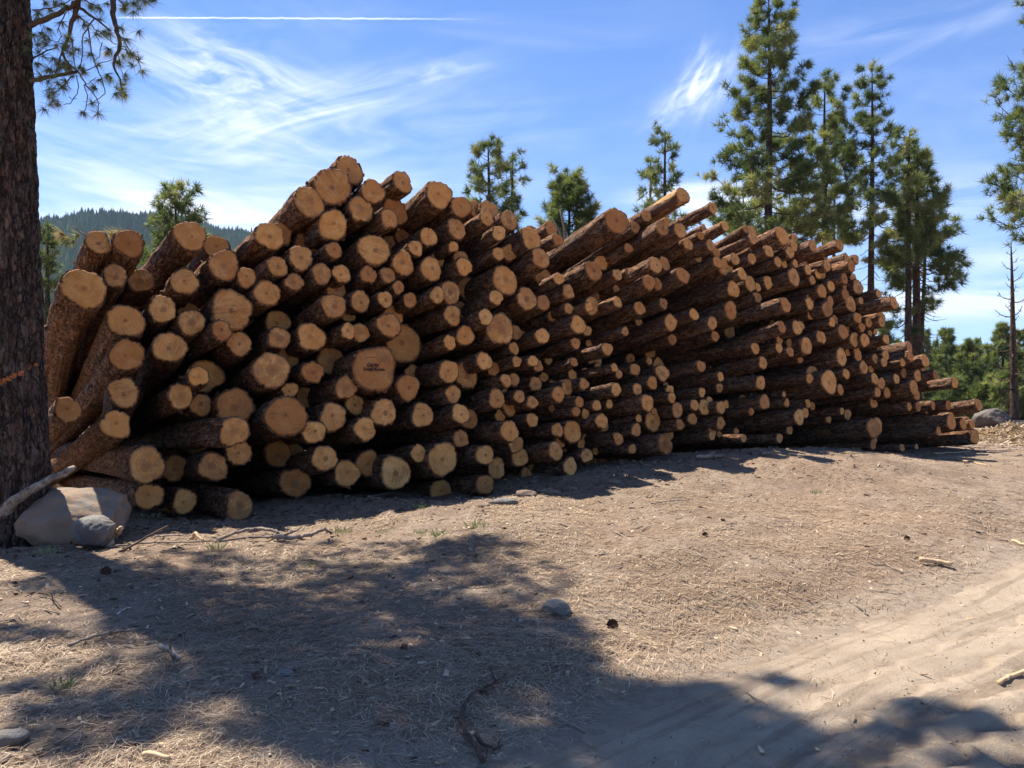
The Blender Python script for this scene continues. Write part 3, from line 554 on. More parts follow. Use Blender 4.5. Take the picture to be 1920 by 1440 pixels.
def log_geo(L, seed):
    """bark body and sawn front face of one log in its own frame: +Z points out of the face"""
    R = L['R']; rs = np.random.default_rng(seed)
    n = 76 if L['r'] > 27 else (52 if L['r'] > 17 else (36 if L['r'] > 11 else 24)); ln = L['len']
    zs = np.concatenate([[0, 0.012, 0.04, 0.09], np.geomspace(0.16, ln * 0.55, 16 if L['r'] > 15 else 11), [ln * 0.8, ln]])
    th = np.arange(n) / n * 2 * math.pi
    ph = rs.uniform(0, 6.28, 4); am = rs.uniform(0.015, 0.075, 4) / np.array([1, 1.2, 2, 2.5])
    shape = 1 + sum(am[k] * np.cos((k + 2) * th + ph[k]) for k in range(4)); shape /= shape.max()
    taper = rs.uniform(0.004, 0.028) * (1 if rs.random() < 0.8 else -0.5)
    big = (L['key'], int(L['cx'])) in (('C', 785), ('C', 905), ('G', 565), ('A', 700))
    A, Zm = np.meshgrid(th, zs)
    body = R * shape[None] * (1 - taper * Zm)
    cx_, cy_ = np.cos(A), np.sin(A)
    fr = 1 / 0.055
    nz = fbm(cx_ * R * fr, cy_ * R * fr, Zm * 5 + seed, 2, seed % 97)
    rg = np.abs(vnoise(cx_ * R * 26 + 5, cy_ * R * 26, Zm * 3.5 + seed, seed % 89))
    bend = rs.normal(0, 0.0032, 2)
    depth = 0.012 + 0.05 * R
    rr = body + depth * (0.55 * nz - 0.7 * (1 - np.minimum(rg * 3, 1))) * (1.25 if big else 1) 
    if big: rr = rr + 0.035 * R * np.abs(np.sin(A * 8 + seed))
    rr[0] = rr[0] * 0.985; rr[0] -= 0.004
    Vx = rr * cx_ + bend[0] * Zm ** 2; Vy = rr * cy_ + bend[1] * Zm ** 2
    zoff = np.where(Zm == 0, -np.abs(0.018 * vnoise(cx_ * 9, cy_ * 9, seed)) , 0)
    V = np.stack([Vx, Vy, -Zm + zoff], -1).reshape(-1, 3)
    m = len(zs)
    i = np.arange(m - 1)[:, None] * n; j = np.arange(n)[None]; k = (j + 1) % n
    Q = np.stack([i + j, i + n + j, i + n + k, i + k], -1).reshape(-1, 4)
    # rim of bark round the wood, turning in behind the face, then the far end cap
    rw = np.minimum(R * shape * 0.955 - 0.004, rr[0] - 0.003)
    rim = np.stack([rw * np.cos(th), rw * np.sin(th), np.full(n, -0.012)], -1)
    b0 = len(V); V = np.vstack([V, rim, [bend[0] * ln ** 2, bend[1] * ln ** 2, -ln]])
    jj = np.arange(n); kk = (jj + 1) % n
    Q = np.vstack([Q, np.stack([jj, kk, b0 + kk, b0 + jj], -1)])
    T = np.stack([(m - 1) * n + jj, np.full(n, len(V) - 1), (m - 1) * n + kk], -1)
    sd = (seed * 0.61803) % 1.0
    # stubs of cut branches and torn bark flaps stand out from the round
    if L['r'] > 13:
        for _ in range(rs.integers(1, 5)):
            a_ = rs.uniform(0, 6.28); z_ = -rs.uniform(0.15, 1.8); r_ = R * float(np.interp(a_, th, shape)) * (1 - taper * -z_)
            c_ = np.array([r_ * math.cos(a_), r_ * math.sin(a_), z_]); o_ = np.array([math.cos(a_), math.sin(a_), 0.25]); sr = rs.uniform(0.010, 0.026); hl = rs.uniform(0.02, 0.06)
            t1 = np.array([-math.sin(a_), math.cos(a_), 0]); t2 = np.array([0, 0, 1.0]); k6 = np.arange(6) / 6 * 6.283
            e1 = c_ - o_ * 0.03 + (np.cos(k6)[:, None] * t1 + np.sin(k6)[:, None] * t2) * sr * 1.5; e2 = c_ + o_ * hl + (np.cos(k6)[:, None] * t1 + np.sin(k6)[:, None] * t2) * sr
            b1 = len(V); V = np.vstack([V, e1, e2, c_ + o_ * hl]); j6 = np.arange(6); n6 = (j6 + 1) % 6
            Q = np.vstack([Q, np.stack([b1 + j6, b1 + n6, b1 + 6 + n6, b1 + 6 + j6], -1)]); T = np.vstack([T, np.stack([b1 + 6 + j6, b1 + 6 + n6, np.full(6, b1 + 12)], -1)])
    bc = V * np.array([1, 1, 0.32])
    bark = (V, Q, T, dict(bc=bc, bs=np.full(len(V), sd * 10)))
    # face disc: rings with slight waviness, pith off centre
    pit = rs.uniform(-0.16, 0.16, 2)
    rings = [0.03, 0.2, 0.4, 0.6, 0.8, 0.93, 1.0]
    FV = []
    for f in rings:
        xr, yr = rw * 1.004 * f * np.cos(th), rw * 1.004 * f * np.sin(th)
        zz = 0.004 + 0.0035 * vnoise(xr * 12, yr * 12, seed) - (0.006 if f == 1.0 else 0)
        FV.append(np.stack([xr, yr, zz + 0 * th], -1))
    FV.append(np.stack([rw * 1.004 * np.cos(th), rw * 1.004 * np.sin(th), np.full(n, -0.012)], -1))
    FV = np.vstack(FV); nf = len(rings) + 1
    i = np.arange(nf - 1)[:, None] * n
    FQ = np.stack([i + j, i + n + j, i + n + k, i + k], -1).reshape(-1, 4)
    FV = np.vstack([FV, [0, 0, 0.004]]); FT = np.stack([np.full(n, len(FV) - 1), jj, kk], -1)
    # face coordinates: rim at 1, pith at 0
    nrm = np.vstack([np.concatenate([np.stack([f * np.cos(th), f * np.sin(th)], -1) for f in rings + [1.0]]), [[0, 0]]])
    rad = np.linalg.norm(nrm, axis=1)[:, None]
    fcuv = nrm - pit[None] * (1 - rad)
    face = (FV, FQ, FT, dict(fc=np.hstack([fcuv, np.full((len(FV), 1), sd)])))
    return bark, face, big
def log_matrix(L, seed):
    rs = np.random.default_rng(seed + 5000)
    z = -L['ax']; z = z.normalized()
    up = Vector((0, 0, 1)); x = up.cross(z).normalized(); y = z.cross(x)
    M = Matrix((x, y, z)).transposed().to_4x4()
    spin = Matrix.Rotation(rs.uniform(0, 6.28), 4, 'Z')
    tilt = Matrix.Rotation(rs.normal(0, 0.03), 4, 'X') @ Matrix.Rotation(rs.normal(0, 0.03), 4, 'Y')
    return Matrix.Translation(L['P']) @ M @ tilt @ spin

# labels: landmarks by look, every other log by its place next to a landmark
marks = [(L, LANDMARK[(L['key'], int(L['cx']), int(L['cy']))]) for L in LOGS if (L['key'], int(L['cx']), int(L['cy'])) in LANDMARK]
refs = [(L, lb[1]) for L, lb in marks if lb[1]]
rel = {}
DIRS = ['right of', 'up and right of', 'above', 'up and left of', 'left of', 'down and left of', 'below', 'down and right of']
for q in sorted(named):
    L = LOGS[q]; kq = (L['key'], int(L['cx']), int(L['cy']))
    if kq in LANDMARK: L['label'] = LANDMARK[kq][0]; continue
    best = min(refs, key=lambda e: math.hypot(e[0]['px'] - L['px'], e[0]['py'] - L['py']))
    dx_, dy_ = L['px'] - best[0]['px'], best[0]['py'] - L['py']
    sec = int(round(math.degrees(math.atan2(dy_, dx_)) / 45)) % 8
    rel.setdefault((best[1], sec), []).append((math.hypot(dx_, dy_), q))
NTH = ['first', 'second', 'third', 'fourth', 'fifth', 'sixth', 'seventh', 'eighth', 'ninth', 'tenth', 'eleventh', 'twelfth']
for (nm, sec), lst in rel.items():
    lst.sort()
    for k_, (_, q) in enumerate(lst):
        L = LOGS[q]; sz = 'large' if L['r'] > 24 else ('medium' if L['r'] > 15 else 'small')
        sh = 'shaded ' if L['tier'] >= 0.9 else 'tan '
        if len(lst) == 1: L['label'] = f"{sz} {sh}log end, alone {DIRS[sec]} {nm}"
        else: L['label'] = f"{sz} {sh}log end, {NTH[k_]} {DIRS[sec]} {nm}"
        if len(L['label'].split()) > 16: L['label'] = L['label'].replace(' log end', ' end').replace('shaded ', '').replace('tan ', '').replace(' end,', ',')
rest_b, rest_f = Geo(), Geo()
def add_rest(L, seed):
    bark, face, _ = log_geo(L, seed); M = np.array(log_matrix(L, seed))
    for (V, Q, T, at), G in ((bark, rest_b), (face, rest_f)):
        G.add(V @ M[:3, :3].T + M[:3, 3], Q, T, **at)
PRINTED = None
for q, L in enumerate(LOGS):
    if q not in named: add_rest(L, 100 + q); continue
    bark, face, big = log_geo(L, 100 + q)
    peel = (L['key'], int(L['cx']), int(L['cy'])) == ('G', 675, 125)
    me = mesh_np('log', *bark[:3], [MAT_PEEL if peel else MAT_BARK], attrs=bark[3])
    o = link('log', me); o.matrix_world = log_matrix(L, 100 + q)
    thing(o, L['label'], 'log', 'logs stacked in the pile')
    f = link('cut_end', mesh_np('cut_end', *face[:3], [MAT_CUT], attrs=face[3]), parent=o)
    L['obj'] = o
    if (L['key'], int(L['cx'])) == ('D', 1085): PRINTED = L
# logs deeper in the heap, seen only as dark bodies through the gaps
OUT = [(260, 700), (300, 600), (380, 540), (470, 480), (580, 400), (800, 400), (1000, 480), (1200, 460), (1400, 470), (1560, 520), (1660, 650), (1720, 750), (1700, 800), (1400, 810), (1100, 850), (900, 880), (600, 900), (420, 890), (300, 820)]
def inside(px, py):
    c = False; n = len(OUT)
    for a in range(n):
        (x1, y1), (x2, y2) = OUT[a], OUT[(a + 1) % n]
        if (y1 > py) != (y2 > py) and px < (x2 - x1) * (py - y1) / (y2 - y1) + x1: c = not c
    return c
cnt = 0
PLUG = [(553, 850), (560, 862), (1097, 868), (1085, 858), (930, 462), (1000, 440), (1110, 872), (545, 838), (980, 452), (1060, 872)]
while cnt < 95:
    px, py = rnd.uniform(110, 1720), rnd.uniform(400, 900)
    if cnt < len(PLUG): px, py = PLUG[cnt]
    elif not inside(px, py): continue
    rr_ = rnd.uniform(16, 27) * (1.2 if px < 800 else 0.75)
    L = dict(px=px, py=py, r=10, tier=2, key='Z', cx=0, cy=0)
    vy = 940 + 240 * max(0, min(1, (720 - py) / 300)) * math.exp(-((px - 1230) / 330) ** 2)
    L['ax'] = ray(rnd.uniform(-40, 40), vy).normalized()
    d = ray(px, py); s = (PL0 - Vector((0, 0, EYE))).dot(PLANE_N) / d.dot(PLANE_N) + rnd.uniform(1.6, 2.8)
    L['P'] = Vector((0, 0, EYE)) + d * s; L['R'] = rr_ * s / FPX; L['len'] = 6.5
    add_rest(L, 900 + cnt); cnt += 1
ro = thing(link('small_logs', rest_b.mesh('small_logs', [MAT_BARK])), 'smallest and most hidden logs filling the gaps all through the pile', 'logs'); ro['kind'] = 'stuff'
link('cut_ends', rest_f.mesh('cut_ends', [MAT_CUT]), parent=ro, kind='stuff')

# the printed words on the big log end, flat on the wood
MAT_INK, t, b = material('black_ink'); b.inputs['Base Color'].default_value = (0.012, 0.010, 0.010, 1)
MAT_FAINT, t, b = material('faded_ink'); b.inputs['Base Color'].default_value = (0.13, 0.07, 0.055, 1)
def words(text, px, py, hpx, mat, L, name='lettering'):
    cu = bpy.data.curves.new(name, 'FONT'); cu.body = text; cu.align_x = 'CENTER'; cu.align_y = 'CENTER'
    s = L['P'].y / ray(L['px'], L['py']).y
    cu.size = hpx * 1.35 * s / FPX; cu.offset = 0.0012; cu.extrude = 0.0008; cu.materials.append(mat)
    o = bpy.data.objects.new(name, cu); COL.objects.link(o); o.parent = L['obj']
    MW = L['obj'].matrix_world; n = (MW.to_3x3() @ Vector((0, 0, 1))).normalized()
    d = ray(px, py); e = Vector((0, 0, EYE)); c = L['P'] + n * 0.0095
    p = e + d * ((c - e).dot(n) / d.dot(n))
    x = Vector((0, 0, 1)).cross(n).normalized(); y = n.cross(x)
    W = Matrix.Translation(p) @ Matrix((x, y, n)).transposed().to_4x4()
    bpy.context.view_layer.update()
    me = bpy.data.meshes.new_from_object(o.evaluated_get(bpy.context.evaluated_depsgraph_get()))
    bpy.data.objects.remove(o); me.name = name
    o = link(name, me, parent=L['obj']); o.matrix_local = log_matrix(L, 100 + LOGS.index(L)).inverted() @ W
    return o
words('Cut for', 700, 684.5, 6.2, MAT_INK, PRINTED)
words('South Korea', 701.5, 692.5, 6.2, MAT_INK, PRINTED)
words('\u2013\u2013\u2013 \u2013\u2013\u2013\u2013\u2013', 696, 670, 4.5, MAT_FAINT, PRINTED, 'faded_mark')
# ------------------------------------------------------------------ pines
def unit(v): return v / (np.linalg.norm(v, axis=-1, keepdims=True) + 1e-9)
def tuft_geo(G, C, D, size, nb, width, rs, tint, spread=1.0):
    """nb thin blades round every centre C, leaning along D"""
    C = np.asarray(C, float); D = np.asarray(D, float); n = len(C)
    if n == 0: return
    dirs = unit(unit(rs.normal(size=(n, nb, 3))) * spread + D[:, None] * 0.75)
    ln = size * rs.uniform(0.65, 1.1, (n, nb, 1)) * np.asarray(np.broadcast_to(1.0, (n,)))[:, None, None]
    side = unit(np.cross(dirs, rs.normal(size=(n, nb, 3)))) * width
    base = C[:, None] + dirs * ln * 0.06
    V = np.stack([base - side * 0.5, base + side * 0.5, base + dirs * ln], 2).reshape(-1, 3)
    T = np.arange(len(V)).reshape(-1, 3)
    tt = np.clip(np.asarray(tint)[:, None, None] + rs.normal(0, 0.10, (n, nb, 1)) + 0 * V.reshape(n, nb, 3, 3)[..., 0], 0, 1).reshape(-1)
    G.add(V, None, T, tint=tt)
PRESET = {}
def pine(px, depth, top_py, label, kind='tall', rad=2.6, crown=0.35, seed=1, limbs=70, tuft=0.34, nb=21, wd=0.027, dens=13, lean=0.0, r0=None, low=None, far=False, group=None, snag=False, name='pine_tree', xy=None, height=None, gap=0.0):
    rs = np.random.default_rng(seed)
    if depth < 30: tuft, wd = tuft * 0.78, wd * 0.8
    if xy is None:
        g = pt(px, 700, depth); x, y = g.x, depth
    else: x, y = xy
    zb = gz(x, y) - 0.05
    if height is None: height = pt(px, top_py, depth).z - zb
    H = height; r0 = r0 or (0.012 * H + 0.03)
    root = empty(name, (x, y, zb), label, 'tree', group)
    tg, bg_, fg = Geo(), Geo(), Geo()
    ts = np.linspace(0, 1, 26)
    wob = np.stack([0.05 * np.sin(ts * 7 + seed) * ts, 0.05 * np.cos(ts * 5 + seed) * ts, 0 * ts], -1) * (H / 15)
    axis = np.stack([lean * H * ts, 0 * ts, H * ts], -1) + wob
    rad_t = r0 * (1 - ts) ** 0.75 + 0.012 + 0.35 * r0 * np.exp(-ts * H / 0.35)
    n = 14
    tg.tube(axis, rad_t, n)
    V = tg.V[0]; 
    ang_ = np.arctan2(V[:, 1], V[:, 0]); 
    k = 1 + 0.09 * vnoise(np.cos(ang_) * 5, np.sin(ang_) * 5, V[:, 2] * 1.6, seed)
    c = np.stack([np.interp(V[:, 2], axis[:, 2], axis[:, q]) for q in (0, 1)], -1); V[:, :2] = c + (V[:, :2] - c) * k[:, None]
    tg.A = {'bc': [V * np.array([1, 1, 0.45])], 'bs': [np.full(len(V), seed * 0.7)]}
    link('trunk', tg.mesh('trunk', [MAT_TRUNK]), parent=root)
    low = crown * 0.55 if low is None else low
    C, D, TI = [], [], []
    for q in range(limbs):
        f = (q + rs.uniform(0, 1)) / limbs; hh = low + (0.985 - low) * f
        az = q * 2.39996 + rs.uniform(-0.4, 0.4)
        tcr = (hh - crown) / (1 - crown)
        if kind == 'tall': prof = (1 - max(tcr, 0)) ** 0.75 * 0.9 + 0.12
        elif kind == 'round': prof = math.sqrt(max(0.02, 1 - (max(tcr, 0) * 1.02 - 0.25) ** 2 / 0.62)) * 0.95 + 0.05
        else: prof = (1 - max(tcr, 0)) * 0.95 + 0.06
        bare = tcr < 0
        if not far: dens_ = dens * 1.55
        else: dens_ = dens * 1.6
        ln = rad * prof * rs.uniform(0.55, 1.15) * (0.55 if bare else 1.0)
        if rs.random() < gap: ln *= 0.45
        el = math.radians(lerp(-8, 42, max(tcr, 0) ** 1.2) + rs.uniform(-9, 9) - (12 if bare else 0))
        m = 8; s_ = np.linspace(0, 1, m)
        dirh = np.array([math.cos(az), math.sin(az)])
        base = np.array([np.interp(hh * H, axis[:, 2], axis[:, 0]), np.interp(hh * H, axis[:, 2], axis[:, 1]), hh * H])
        curve = 0.22 if not bare else -0.05
        P_ = np.stack([base[0] + dirh[0] * ln * s_, base[1] + dirh[1] * ln * s_, base[2] + ln * (np.tan(el) * s_ - 0.18 * np.sin(s_ * 3.0) + curve * s_ ** 2.5)], -1)
        P_[1:] += rs.normal(0, 0.022 * ln, (m - 1, 3))
        lr = 0.008 + 0.013 * ln * (0.6 if far else 1)
        if snag: lr *= 1.8
        bg_.tube(P_, lr * (1 - s_ * 0.75), 4 if far else 5, cap=False)
        if snag or (bare and rs.random() < 0.8):
            if not far:
                for _ in range(6 if snag else 2):
                    a0 = rs.integers(2, m - 1); dd = unit(rs.normal(size=3) * 0.7 + np.array([dirh[0], dirh[1], -0.2])) * ln * rs.uniform(0.12, 0.32)
                    bg_.tube([P_[a0], P_[a0] + dd * 0.55 + rs.normal(0, .03, 3), P_[a0] + dd], [lr * 0.4, lr * 0.3, 0.004], 3, cap=False)
            continue
        clump = np.clip(0.42 + 0.28 * rs.normal(), 0.05, 0.9)
        nt = max(4, int(ln * dens_ * rs.uniform(0.75, 1.25)))
        nsub = max(2, int(nt / 4))
        for _ in range(nsub):
            s0 = rs.uniform(0.32, 1.0) ** 0.8; i0 = min(int(s0 * (m - 1)), m - 2); p = P_[i0] * (1 - (s0 * (m - 1) - i0)) + P_[i0 + 1] * (s0 * (m - 1) - i0)
            sdv = unit(np.array([-dirh[1], dirh[0], 0]) * rs.choice([-1, 1]) * rs.uniform(0.3, 1) + np.array([dirh[0], dirh[1], 0]) * rs.uniform(0.3, 1.1) + np.array([0, 0, rs.uniform(-0.15, 0.6)]))
            sl = ln * rs.uniform(0.10, 0.30) * (1.25 - s0 * 0.5) + 0.10
            e = p + sdv * sl + np.array([0, 0, 0.12 * sl])
            bg_.tube([p, (p + e) / 2 + rs.normal(0, 0.03 * sl, 3), e], [lr * 0.42, lr * 0.3, 0.005], 3, cap=False)
            for _ in range(4):
                w_ = rs.uniform(0.25, 1.05)
                C.append(p + (e - p) * w_ + rs.normal(0, 0.05 + 0.05 * sl, 3)); D.append(unit(sdv + np.array([0, 0, 0.5]))); TI.append(clump + rs.normal(0, 0.12))
    if len(bg_.V): link('branches', bg_.mesh('branches', [MAT_TRUNK]), parent=root, kind='stuff')
    if C:
        tuft_geo(fg, np.array(C), np.array(D), tuft, nb, wd, rs, np.array(TI))
        link('crown', fg.mesh('crown', [MAT_NEEDLE], smooth=False), parent=root)
    return root

GB = 'pines standing behind the log pile'
pine(1440, 34, -12, 'tallest straight pine behind the right half of the pile, cut by the top edge', rad=2.6, crown=0.42, seed=3, limbs=100, dens=17, group=GB, r0=0.25, low=0.32, wd=0.027)
pine(1545, 38, 140, 'second tall pine right of the tallest one, dark thick needles', rad=2.15, crown=0.50, seed=5, limbs=85, dens=16, group=GB, r0=0.21, wd=0.027)
pine(1563, 41, 215, 'slim pine tucked just right behind the second tall one', rad=1.2, crown=0.6, seed=8, limbs=45, dens=12, group=GB, r0=0.12)
pine(1633, 36, 122, 'narrow pointed pine with long bare trunk, right of the second tall pine', rad=1.95, crown=0.52, seed=9, limbs=75, dens=15, group=GB, r0=0.19, wd=0.027, lean=0.0)
pine(1702, 31, 250, 'left one of two close pine trunks rising right of the pile', rad=1.7, crown=0.54, seed=12, limbs=60, dens=14, group=GB, r0=0.16, gap=0.2)
pine(1718, 31.6, 285, 'right one of two close pine trunks rising right of the pile', rad=1.85, crown=0.52, seed=14, limbs=60, dens=14, group=GB, r0=0.20, gap=0.2)
pine(1722, 32.5, 330, 'thin leaning pine beside the two close trunks', rad=1.5, crown=0.56, seed=17, limbs=46, dens=12, group=GB, r0=0.10, lean=0.035, gap=0.25)
pine(1392, 46, 345, 'low pine half hidden behind the trunk of the tallest pine', rad=1.7, crown=0.4, seed=21, limbs=45, dens=9, group=GB, kind='round')
pine(1480, 48, 335, 'low bushy pine between the tallest and the second tall pine', rad=1.6, crown=0.4, seed=22, limbs=45, dens=9, group=GB, kind='round')
pine(1247, 29, 245, 'pointed pine behind the crest right of the broken one, by the peeled log', rad=1.4, crown=0.4, seed=24, limbs=60, dens=14, group=GB)
pine(1218, 29.6, 300, 'shorter pine touching the left side of the pointed one', rad=0.95, crown=0.4, seed=26, limbs=42, dens=13, group=GB)
pine(916, 27, 262, 'full green pine just right of the pile peak', rad=1.45, crown=0.4, seed=28, limbs=95, dens=18, group=GB, kind='tall')
pine(962, 28, 285, 'open thin pine right beside the full green one', rad=1.3, crown=0.4, seed=30, limbs=46, dens=12, group=GB, gap=0.25)
pine(1066, 33, 330, 'dark broad pine in the dip of the crest, with a split dead stem', rad=1.2, crown=0.38, seed=33, limbs=130, dens=20, group=GB, kind='round', name='juniper_tree')
pine(332, 22, 362, 'bushy pine behind the left shoulder of the pile, before the hill', rad=0.9, crown=0.35, seed=35, limbs=110, dens=18, group=GB, kind='round')
pine(92, 19, 425, 'light green young pine seen between the near trunk and the pile', rad=1.25, crown=0.1, seed=37, limbs=80, dens=16, group=GB, kind='cone', tuft=0.22, wd=0.02)
pine(0, 24, 78, 'pine at the right edge of the picture reaching in with lit boughs', rad=1.7, crown=0.50, seed=39, limbs=70, dens=13, group=GB, xy=(pt(1968, 700, 24).x, 24), height=pt(1920, 40, 24).z - gz(pt(1968, 700, 24).x, 24), kind='round', low=0.46)
pine(1903, 36, 452, 'dead grey snag with broken bare limbs at the right edge', rad=1.1, crown=0.2, seed=41, limbs=42, snag=True, r0=0.17, group='dead trees at the right edge', name='dead_tree', lean=-0.025, low=0.12)
GF = 'small pines of the wood beyond the clearing on the right'
for q, (px, Y, ty, rd, lb, kd) in enumerate([
    (1656, 78, 606, 2.3, 'far pine tip peeping over the right shoulder logs', 'cone'),
    (1683, 82, 640, 2.2, 'pale far pine behind the bases of the two close trunks', 'round'),
    (1732, 66, 622, 2.0, 'far pine just right of the leaning trunk', 'cone'),
    (1752, 80, 668, 2.4, 'low far pine filling the gap left of the tall pointed far pine', 'round'),
    (1774, 62, 618, 2.5, 'tall pointed far pine with open tip, first in the wood', 'tall'),
    (1796, 74, 652, 2.0, 'slender far pine between two broader ones in the wood', 'cone'),
    (1822, 60, 640, 2.9, 'broad far pine left of the notch with the blue mountain', 'tall'),
    (1880, 55, 611, 2.6, 'tall far pine right of the notch with the blue mountain', 'tall'),
    (1912, 62, 622, 3.0, 'far pine at the right edge behind the dead snag', 'tall'),
    (1790, 48, 716, 1.9, 'short near pine of the wood, above the grey boulder to its left', 'round'),
    (1842, 47, 728, 2.1, 'short near pine of the wood straight above the grey boulder', 'round'),
    (1893, 46, 705, 2.2, 'short near pine of the wood behind the foot of the snag', 'round'),
    (1740, 52, 722, 1.9, 'short near pine of the wood behind the jutting right logs', 'round'),
    (1815, 88, 700, 3.2, 'dusky far pine low in the notch left side', 'round'),
    (1868, 90, 706, 3.2, 'dusky far pine low in the notch right side', 'round'),
    (1945, 50, 640, 3.0, 'pine of the wood just cut by the right edge', 'tall')]):
    pine(px, Y, ty, lb, kind='cone', rad=rd * 0.82, crown=0.22, seed=60 + q, limbs=70, tuft=0.42, nb=20, wd=0.055, dens=10, far=True, group=GF, low=0.1)

# understory brush far right, one mass
bg2, rs = Geo(), np.random.default_rng(99)
n = 2500
az = np.radians(rs.uniform(24, 40, n)); r = rs.uniform(58, 105, n); X, Y = np.sin(az) * r, np.cos(az) * r
C = np.stack([X, Y, gh(X, Y) + rs.uniform(0, 1.3, n)], -1)
tuft_geo(bg2, C, np.tile([0, 0, 1.0], (n, 1)), 0.5, 16, 0.07, rs, rs.uniform(0.0, 0.6, n))
thing(link('undergrowth', bg2.mesh('undergrowth', [MAT_NEEDLE_FAR], smooth=False), kind='stuff'), 'dense green understory of the wood beyond the clearing', 'undergrowth')

# forest on the far hill: many small ragged cones
def far_forest(n, az0, az1, r0_, r1_, name, label, hmin, hmax, seed, zmin=None):
    rs = np.random.default_rng(seed); G = Geo()
    az = np.radians(rs.uniform(az0, az1, n)); r = np.sqrt(rs.uniform(r0_ ** 2, r1_ ** 2, n)); X, Y = np.sin(az) * r, np.cos(az) * r
    Z = gh(X, Y); H = rs.uniform(hmin, hmax, n) * (1 + 0.3 * rs.random(n) ** 3); Wd = H * rs.uniform(0.16, 0.26, n)
    tint = np.clip(0.4 + 0.35 * vnoise(X / 70, Y / 70, 0, 3) + rs.normal(0, 0.18, n), 0, 1)
    m = 6; th = np.arange(m) / m * 2 * math.pi
    for a, b_, wf in ((0.08, 0.62, 1.0), (0.34, 0.84, 0.72), (0.6, 1.0, 0.42)):
        jit = rs.uniform(0.6, 1.3, (n, m))
        ringv = np.stack([X[:, None] + np.cos(th + a * 9)[None] * Wd[:, None] * wf * jit, Y[:, None] + np.sin(th + a * 9)[None] * Wd[:, None] * wf * jit,
                          Z[:, None] + H[:, None] * (a + rs.uniform(-0.04, 0.04, (n, m)))], -1)
        top = np.stack([X + rs.normal(0, .2, n), Y, Z + H * b_], -1)[:, None]
        V = np.concatenate([ringv, top], 1).reshape(-1, 3); o_ = np.arange(n)[:, None] * (m + 1); j = np.arange(m)[None]
        T = np.stack([o_ + j, o_ + (j + 1) % m, o_ + m + 0 * j], -1).reshape(-1, 3)
        G.add(V, None, T, tint=np.repeat(tint, m + 1))
    thing(link(name, G.mesh(name, [MAT_NEEDLE_FAR], smooth=False), kind='stuff'), label, 'forest')
far_forest(13000, -36, -9, 640, 1420, 'hillside_forest', 'conifer forest covering the distant hill at left', 11, 20, 5)
far_forest(3500, 18, 42, 130, 420, 'valley_forest', 'dark valley forest beyond the small pines on the right', 6, 10, 6)

# ------------------------------------------------------------------ the near tree at the left edge
TX, TY = pt(14, 700, 8.0).x, 8.0
TZ = gz(TX, TY) - 0.1
near = empty('pine_tree', (TX, TY, TZ), 'big dark pine trunk at the left edge with drooping needle boughs', 'tree')
nθ, nz_ = 200, 620
th = np.arange(nθ) / nθ * 2 * math.pi; zz = np.concatenate([np.linspace(0, 7.0, nz_ - 60), np.linspace(7.1, 19, 60)])
A, Zm = np.meshgrid(th, zz)
R0 = 0.400 - 0.0205 * Zm + 0.10 * np.exp(-Zm / 0.35) ; R0 = np.where(Zm > 7, np.clip(0.2565 - 0.0207 * (Zm - 7), 0.02, 1), R0)
cx_, sy_ = np.cos(A), np.sin(A)
wx = cx_ * 2.6 + 0.35 * vnoise(cx_ * 5, sy_ * 5, Zm * 2.2, 3); wy = sy_ * 2.6 + 0.35 * vnoise(cx_ * 5, sy_ * 5, Zm * 2.2, 4)
rid = 1 - np.abs(vnoise(wx * 3.2, wy * 3.2, Zm * 2.4, 7)) * 3.0; rid = np.clip(rid, 0, 1)
rid2 = np.clip(1 - np.abs(vnoise(wx * 5.5, wy * 5.5, Zm * 7.0, 8)) * 3.5, 0, 1)
disp = -0.036 * rid - 0.014 * rid2 + 0.010 * fbm(cx_ * 14, sy_ * 14, Zm * 12, 2, 9)
Rr = R0 * (1 + 0.035 * np.cos(A * 2 + 1) + 0.02 * np.cos(A * 3)) + disp
V = np.stack([Rr * cx_ - 0.012 * Zm, Rr * sy_, Zm], -1).reshape(-1, 3)
i = np.arange(len(zz) - 1)[:, None] * nθ; j = np.arange(nθ)[None]; k = (j + 1) % nθ
Q = np.stack([i + j, i + k, i + nθ + k, i + nθ + j], -1).reshape(-1, 4)
link('trunk', mesh_np('trunk', V, Q, None, [MAT_TRUNK], attrs={'bc': V * np.array([1, 1, 0.35]), 'bs': np.full(len(V), 3.3)}), parent=near)
